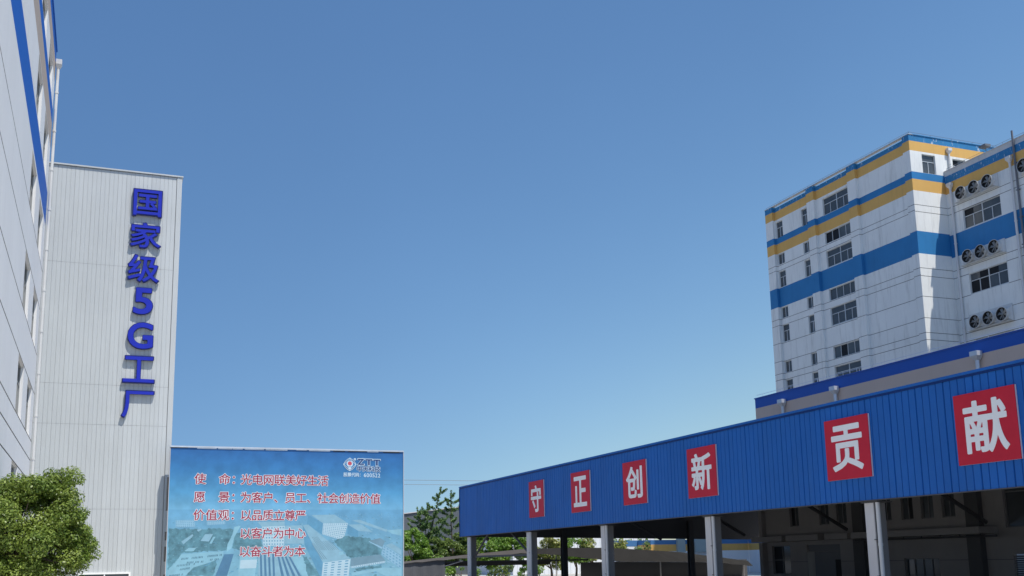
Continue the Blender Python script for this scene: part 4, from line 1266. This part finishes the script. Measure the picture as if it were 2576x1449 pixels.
# ================================================================== tarpaulin shelter beyond the canopy
SH = thing('tarpaulin_shelter', 'low grey tarpaulin shelter with curtained left end seen below the canopy', 'shelter', (35, 79, 0))
SY = 76.0
top = [(17.5, 1.45), (21.0, 1.76), (25.8, 2.18), (30.6, 2.56), (34.0, 2.60), (37.7, 2.56), (43.9, 2.17), (50.7, 1.33)]
low_ = [(17.5, 1.36), (21.0, 1.62), (25.8, 1.95), (30.6, 2.24), (33.3, 2.04), (38.2, 1.47), (46.7, 1.30), (51.0, 0.90)]
mb = MB()
for i in range(len(top) - 1):
    (a, za), (b, zb) = top[i], top[i + 1]
    mb.hexa([(a, SY, za - 0.04), (b, SY, zb - 0.04), (b, SY + 9, zb - 0.34), (a, SY + 9, za - 0.34), (a, SY, za), (b, SY, zb), (b, SY + 9, zb - 0.3), (a, SY + 9, za - 0.3)], TARP)
mb.build('roof_sheet', SH)
mb = MB()
rr = random.Random(2)
N = 60
def at(tab, q):
    i = min(int(q * (len(tab) - 1)), len(tab) - 2); f = q * (len(tab) - 1) - i
    return (tab[i][0] + (tab[i + 1][0] - tab[i][0]) * f, tab[i][1] + (tab[i + 1][1] - tab[i][1]) * f)
for i in range(N):
    q0, q1 = i / N, (i + 1) / N
    (a, ta), (b, tb_) = at(top, q0), at(top, q1)
    (c, lc), (d, ld) = at(low_, q0), at(low_, q1)
    sag = 0.03 * math.sin(i * 2.1)
    bow = 0.5 * (ta - lc); bow2 = 0.5 * (tb_ - ld)
    mb.poly([(c, SY - 0.06 - bow, lc + sag), (d, SY - 0.06 - bow2, ld - 0.03 * math.sin(i * 2.1 + 2.1) * -1), (b, SY - 0.02, tb_ + 0.005), (a, SY - 0.02, ta + 0.005)], TARP_V if i < N * 0.46 else TARP)
mb.build('valance', SH)
mb = MB()
x = 17.5; ph_ = 0
while x < 24.0:
    mb.poly([(x, SY - 0.05 + 0.06 * math.sin(ph_), 0), (x + 0.13, SY - 0.05 + 0.06 * math.sin(ph_ + 1.1), 0), (x + 0.13, SY + 0.02, 1.32 + 0.085 * (x + 0.13 - 17.5)), (x, SY + 0.02, 1.32 + 0.085 * (x - 17.5))], CURTAIN)
    x += 0.13; ph_ += 1.1
mb.build('curtain', SH)
for x in (24.1, 33.3, 42.5, 50.4):
    mb = MB(); mb.tube([(x, SY + 0.2, 0), (x, SY + 0.2, 1.3 if x > 45 else 2.0)], 0.06, STEEL, 8); mb.build('post', SH)
mb = MB(); mb.box(24, 36, SY + 0.1, SY + 0.22, 1.60, 1.72, STEEL_D); mb.box(24, 34, SY + 3, SY + 3.1, 1.35, 1.6, STEEL_D); mb.tube([(24.1, SY + 0.1, 1.35), (25.6, SY + 0.1, 1.75)], 0.04, STEEL, 6); mb.build('truss', SH)
mb = MB(); mb.box(35.6, 51, SY + 0.6, SY + 0.7, 0, 1.46, SOFFIT); mb.tube([(38.2, SY - 0.35, 1.47), (46.7, SY - 0.2, 1.31)], 0.03, SILVER, 6); mb.build('back_dark_sheet', SH)  # dark sheet added for the darkness under the right half, plus eave rod

# ================================================================== far buildings
t = thing('warehouse', 'plain grey warehouse behind the spiky young trees', 'warehouse', (40, 150, 0))
mb = MB(); mb.hexa([(15, 140, 0), (60, 140, 0), (60, 165, 0), (15, 165, 0), (15, 140, 5.6), (60, 140, 10.7), (60, 165, 10.7), (15, 165, 5.6)], HALL); mb.build('wall', t)
mb = MB(); mb.hexa([(14.8, 139.8, 5.6), (60, 139.8, 10.72), (60, 165.2, 10.72), (14.8, 165.2, 5.6), (14.8, 139.8, 5.72), (60, 139.8, 10.84), (60, 165.2, 10.84), (14.8, 165.2, 5.72)], STEEL); mb.build('roof', t)
t = thing('white_hall', 'white ribbed metal hall seen below the canopy between grey columns', 'hall', (66, 126, 0))
mb = MB(); ribbed(mb, frY(122, -1), 47.5, 67.3, 0, 7, 0.6, 0.03, 0.06, WHALL, 1, None)
mb.box(47.5, 67.3, 122.1, 136, 0, 7, WHALL); mb.build('wall', t)
mb = MB(); mb.box(58.0, 58.25, 121.85, 122.0, 0, 6.9, COPING); mb.build('downpipe', t)
t = thing('blue_cabin', 'small blue and white cabin between the white hall and the yellow banded wall', 'cabin', (54.2, 105, 0))
mb = MB(); mb.box(53.0, 55.2, 103, 107, 3.02, 3.66, BLUE_A); mb.box(53.0, 55.2, 103.02, 107, 0, 3.018, WHALL); mb.build('wall', t)
mb = MB(); mb.box(53.2, 55.3, 102.95, 103.018, 2.2, 2.6, GLASS); mb.build('window', t)
YB_ = thing('banded_annex', 'low annex with blue and yellow bands seen below the far canopy end', 'building', (62, 104, 0))
mb = MB()
wall(mb, frY(100, -1), 54.72, 66.9, 0, 3.62, WHITE_L, (), [(3.14, 3.62, BLUE_A), (2.42, 3.14, YELLOW)])
wall(mb, frX(54.72, -1), 100, 108, 0, 3.62, WHITE_L, (), [(3.14, 3.62, BLUE_A), (2.42, 3.14, YELLOW)])
wall(mb, frX(66.9, -1), 90, 99.99, 0, 3.62, WHITE_L, (), [(3.14, 3.62, BLUE_A), (2.42, 3.14, YELLOW)])
mb.poly([(54.72, 100, 3.55), (75, 100, 3.55), (75, 108, 3.55), (54.72, 108, 3.55)], ROOFING)
mb.build('wall', YB_)
for a, b in ((57.8, 58.7), (59.95, 61.6)):
    mb = MB(); mb.box(a, b, 99.6, 99.995, 2.3, 4.0, GREYGREEN); mb.build('panel', YB_)

# ================================================================== trees
for (x, y, rx, rz, m_, sd, lab) in ((26.3, 88, 1.5, 0.75, LEAF_DARK, 51, 'low shrub under the shelter roof next to its grey curtain'), (29.6, 88.5, 1.6, 0.8, LEAF_FRESH, 52, 'low shrub under the shelter roof behind the first grey column'),
        (33.2, 88, 1.5, 0.7, LEAF_DARK, 53, 'low shrub under the shelter roof left of the dark end column'), (36.4, 89, 1.3, 0.8, LEAF_FRESH, 54, 'low green shrub under the shelter roof right of the dark end column')):
    bushy_tree('shrub', lab, (x, y, 0), [(x, y, rz, rx, 0.9, rz)], 700, 0.2, m_, sd, ncl=18, cr=0.45, group='shrubs under the shelter roof', trunk_r=0.05)
rng = np.random.default_rng(11)
CT = thing('camphor_tree', 'round bushy camphor tree in the lower left, in front of the grey tower', 'tree', (-2.45, 36, 0))
cl = []
for lx, ly, lz, rx, ry, rz, n, r in ((-2.55, 36, 2.35, 2.05, 2.0, 1.85, 105, 0.50), (-1.2, 36, 4.25, 0.5, 0.7, 0.6, 20, 0.34), (-0.6, 36, 2.4, 0.5, 0.8, 0.8, 22, 0.34), (-1.0, 35.9, 3.5, 0.5, 0.8, 0.6, 18, 0.36), (-1.8, 36, 3.9, 0.8, 0.8, 0.5, 18, 0.4), (-2.35, 35.8, 4.1, 0.7, 0.8, 0.5, 16, 0.36), (-0.75, 35.9, 2.9, 0.5, 0.8, 0.8, 18, 0.34), (-3.4, 36, 4.0, 0.9, 0.9, 0.4, 16, 0.36), (-0.55, 35.8, 1.8, 0.35, 0.6, 0.5, 10, 0.28), (-3.9, 36, 2.4, 1.0, 1.5, 1.6, 30, 0.45)):
    for _ in range(n):
        d = rng.normal(size=3); d /= np.linalg.norm(d)
        q = rng.uniform(0.3, 1.0) ** 0.55
        cl.append((lx + d[0] * rx * q, ly + d[1] * ry * q, lz + d[2] * rz * q, r * rng.uniform(0.65, 1.25)))
tb = MB()
tb.tube([(-2.45, 36, 0), (-2.4, 36, 0.7), (-2.5, 36.05, 1.6), (-2.5, 36, 3.0)], [0.19, 0.15, 0.11, 0.04], BARK, 10)
for c in cl[::5]:
    s = Vector((-2.45, 36, 0.9 + rng.random() * 1.2))
    tb.tube([s, s.lerp(Vector(c[:3]), 0.5) + Vector((0, 0, 0.12)), Vector(c[:3])], [0.06, 0.035, 0.012], BARK, 6)
tb.build('trunk', CT)
P, N = clump_points(cl, 2100, rng)
leaves_mesh('crown', CT, P, N, 0.095, LEAF_CAMPHOR, rng, 0.5)

spiky_tree('young_tree', 'wide spiky young tree with a slanting top shoot, beside the billboard', (27.5, 92, 0), [(26.6, 92, 6.6), (27.6, 92, 6.9), (29.0, 92.3, 8.5)], 1.9, LEAF_SPIKE, 21, 14)
spiky_tree('young_tree', 'spiky young tree with one straight leader just left of the canopy end', (30.3, 93, 0), [(30.2, 93, 8.2)], 2.2, LEAF_SPIKE, 22, 16)
bushy_tree('bushy_tree', 'bushy tree hugging the right billboard edge below the spiky trees', (25.6, 90, 0), [(25.7, 90, 2.9, 1.5, 1.2, 1.9), (26.9, 90, 1.9, 1.3, 1.2, 1.5)], 1400, 0.2, LEAF_FRESH, 31)
bushy_tree('bushy_tree', 'bushy tree filling the gap left of the canopy end column', (29.8, 91, 0), [(28.3, 91, 2.3, 1.2, 1.3, 1.5), (29.5, 91, 2.6, 1.2, 1.2, 1.6), (30.9, 91, 3.3, 1.2, 1.1, 1.8)], 1400, 0.2, LEAF_DARK, 32)
bushy_tree('bushy_tree', 'bright green feathery tree behind the first canopy bay', (35.0, 95, 0), [(34.2, 95, 2.9, 2.3, 1.6, 1.7), (36.9, 95, 2.9, 2.0, 1.4, 1.4)], 900, 0.22, LEAF_FRESH, 33, ncl=48)
bushy_tree('bushy_tree', 'yellow-green magnolia just right of the second grey column', (40.6, 94, 0), [(40.2, 94, 2.5, 1.9, 1.2, 1.6)], 800, 0.24, LEAF_YELLOW, 34)
bushy_tree('bushy_tree', 'loose green tree in front of the white hall, beside the dark end column', (43.6, 95, 0), [(43.6, 95, 2.8, 1.7, 1.2, 1.6)], 700, 0.24, LEAF_FRESH, 35, ncl=20)
bushy_tree('bushy_tree', 'sparse yellowish tree left of the third grey column', (46.0, 96, 0), [(45.8, 96, 2.6, 1.4, 1.1, 1.4)], 640, 0.24, LEAF_YELLOW, 36, ncl=16)
bushy_tree('bushy_tree', 'small yellowish tree right of the third grey column', (49.6, 97, 0), [(49.6, 97, 2.5, 1.2, 1.1, 1.2)], 440, 0.24, LEAF_YELLOW, 37, ncl=18)
bushy_tree('bushy_tree', 'small dark tree against the left end of the yellow banded wall', (53.3, 99, 0), [(53.2, 99, 2.6, 0.9, 0.9, 1.0)], 300, 0.26, LEAF_DARK, 38, ncl=16)
bushy_tree('bushy_tree', 'green tree top peeping over the blue band of the annex', (59.0, 112, 0), [(58.5, 112, 3.4, 2.6, 1.5, 0.9)], 240, 0.3, LEAF_FRESH, 39, ncl=18)

# ================================================================== overhead wires
for z, y, lab in ((10.5, 110, 'thin overhead wire crossing the sky, the upper of two'), (10.06, 110.4, 'thin overhead wire crossing the sky, the lower of two')):
    mb = MB()
    pts = [(-150 + 10 * k, y, z + 1.1 * (((-150 + 10 * k) - 34) / 180) ** 2 * 4) for k in range(38)]
    mb.tube(pts, 0.022, CABLE, 5)
    tag(mb.build('overhead_wire'), lab, 'wire', 'overhead wires beyond the trees')
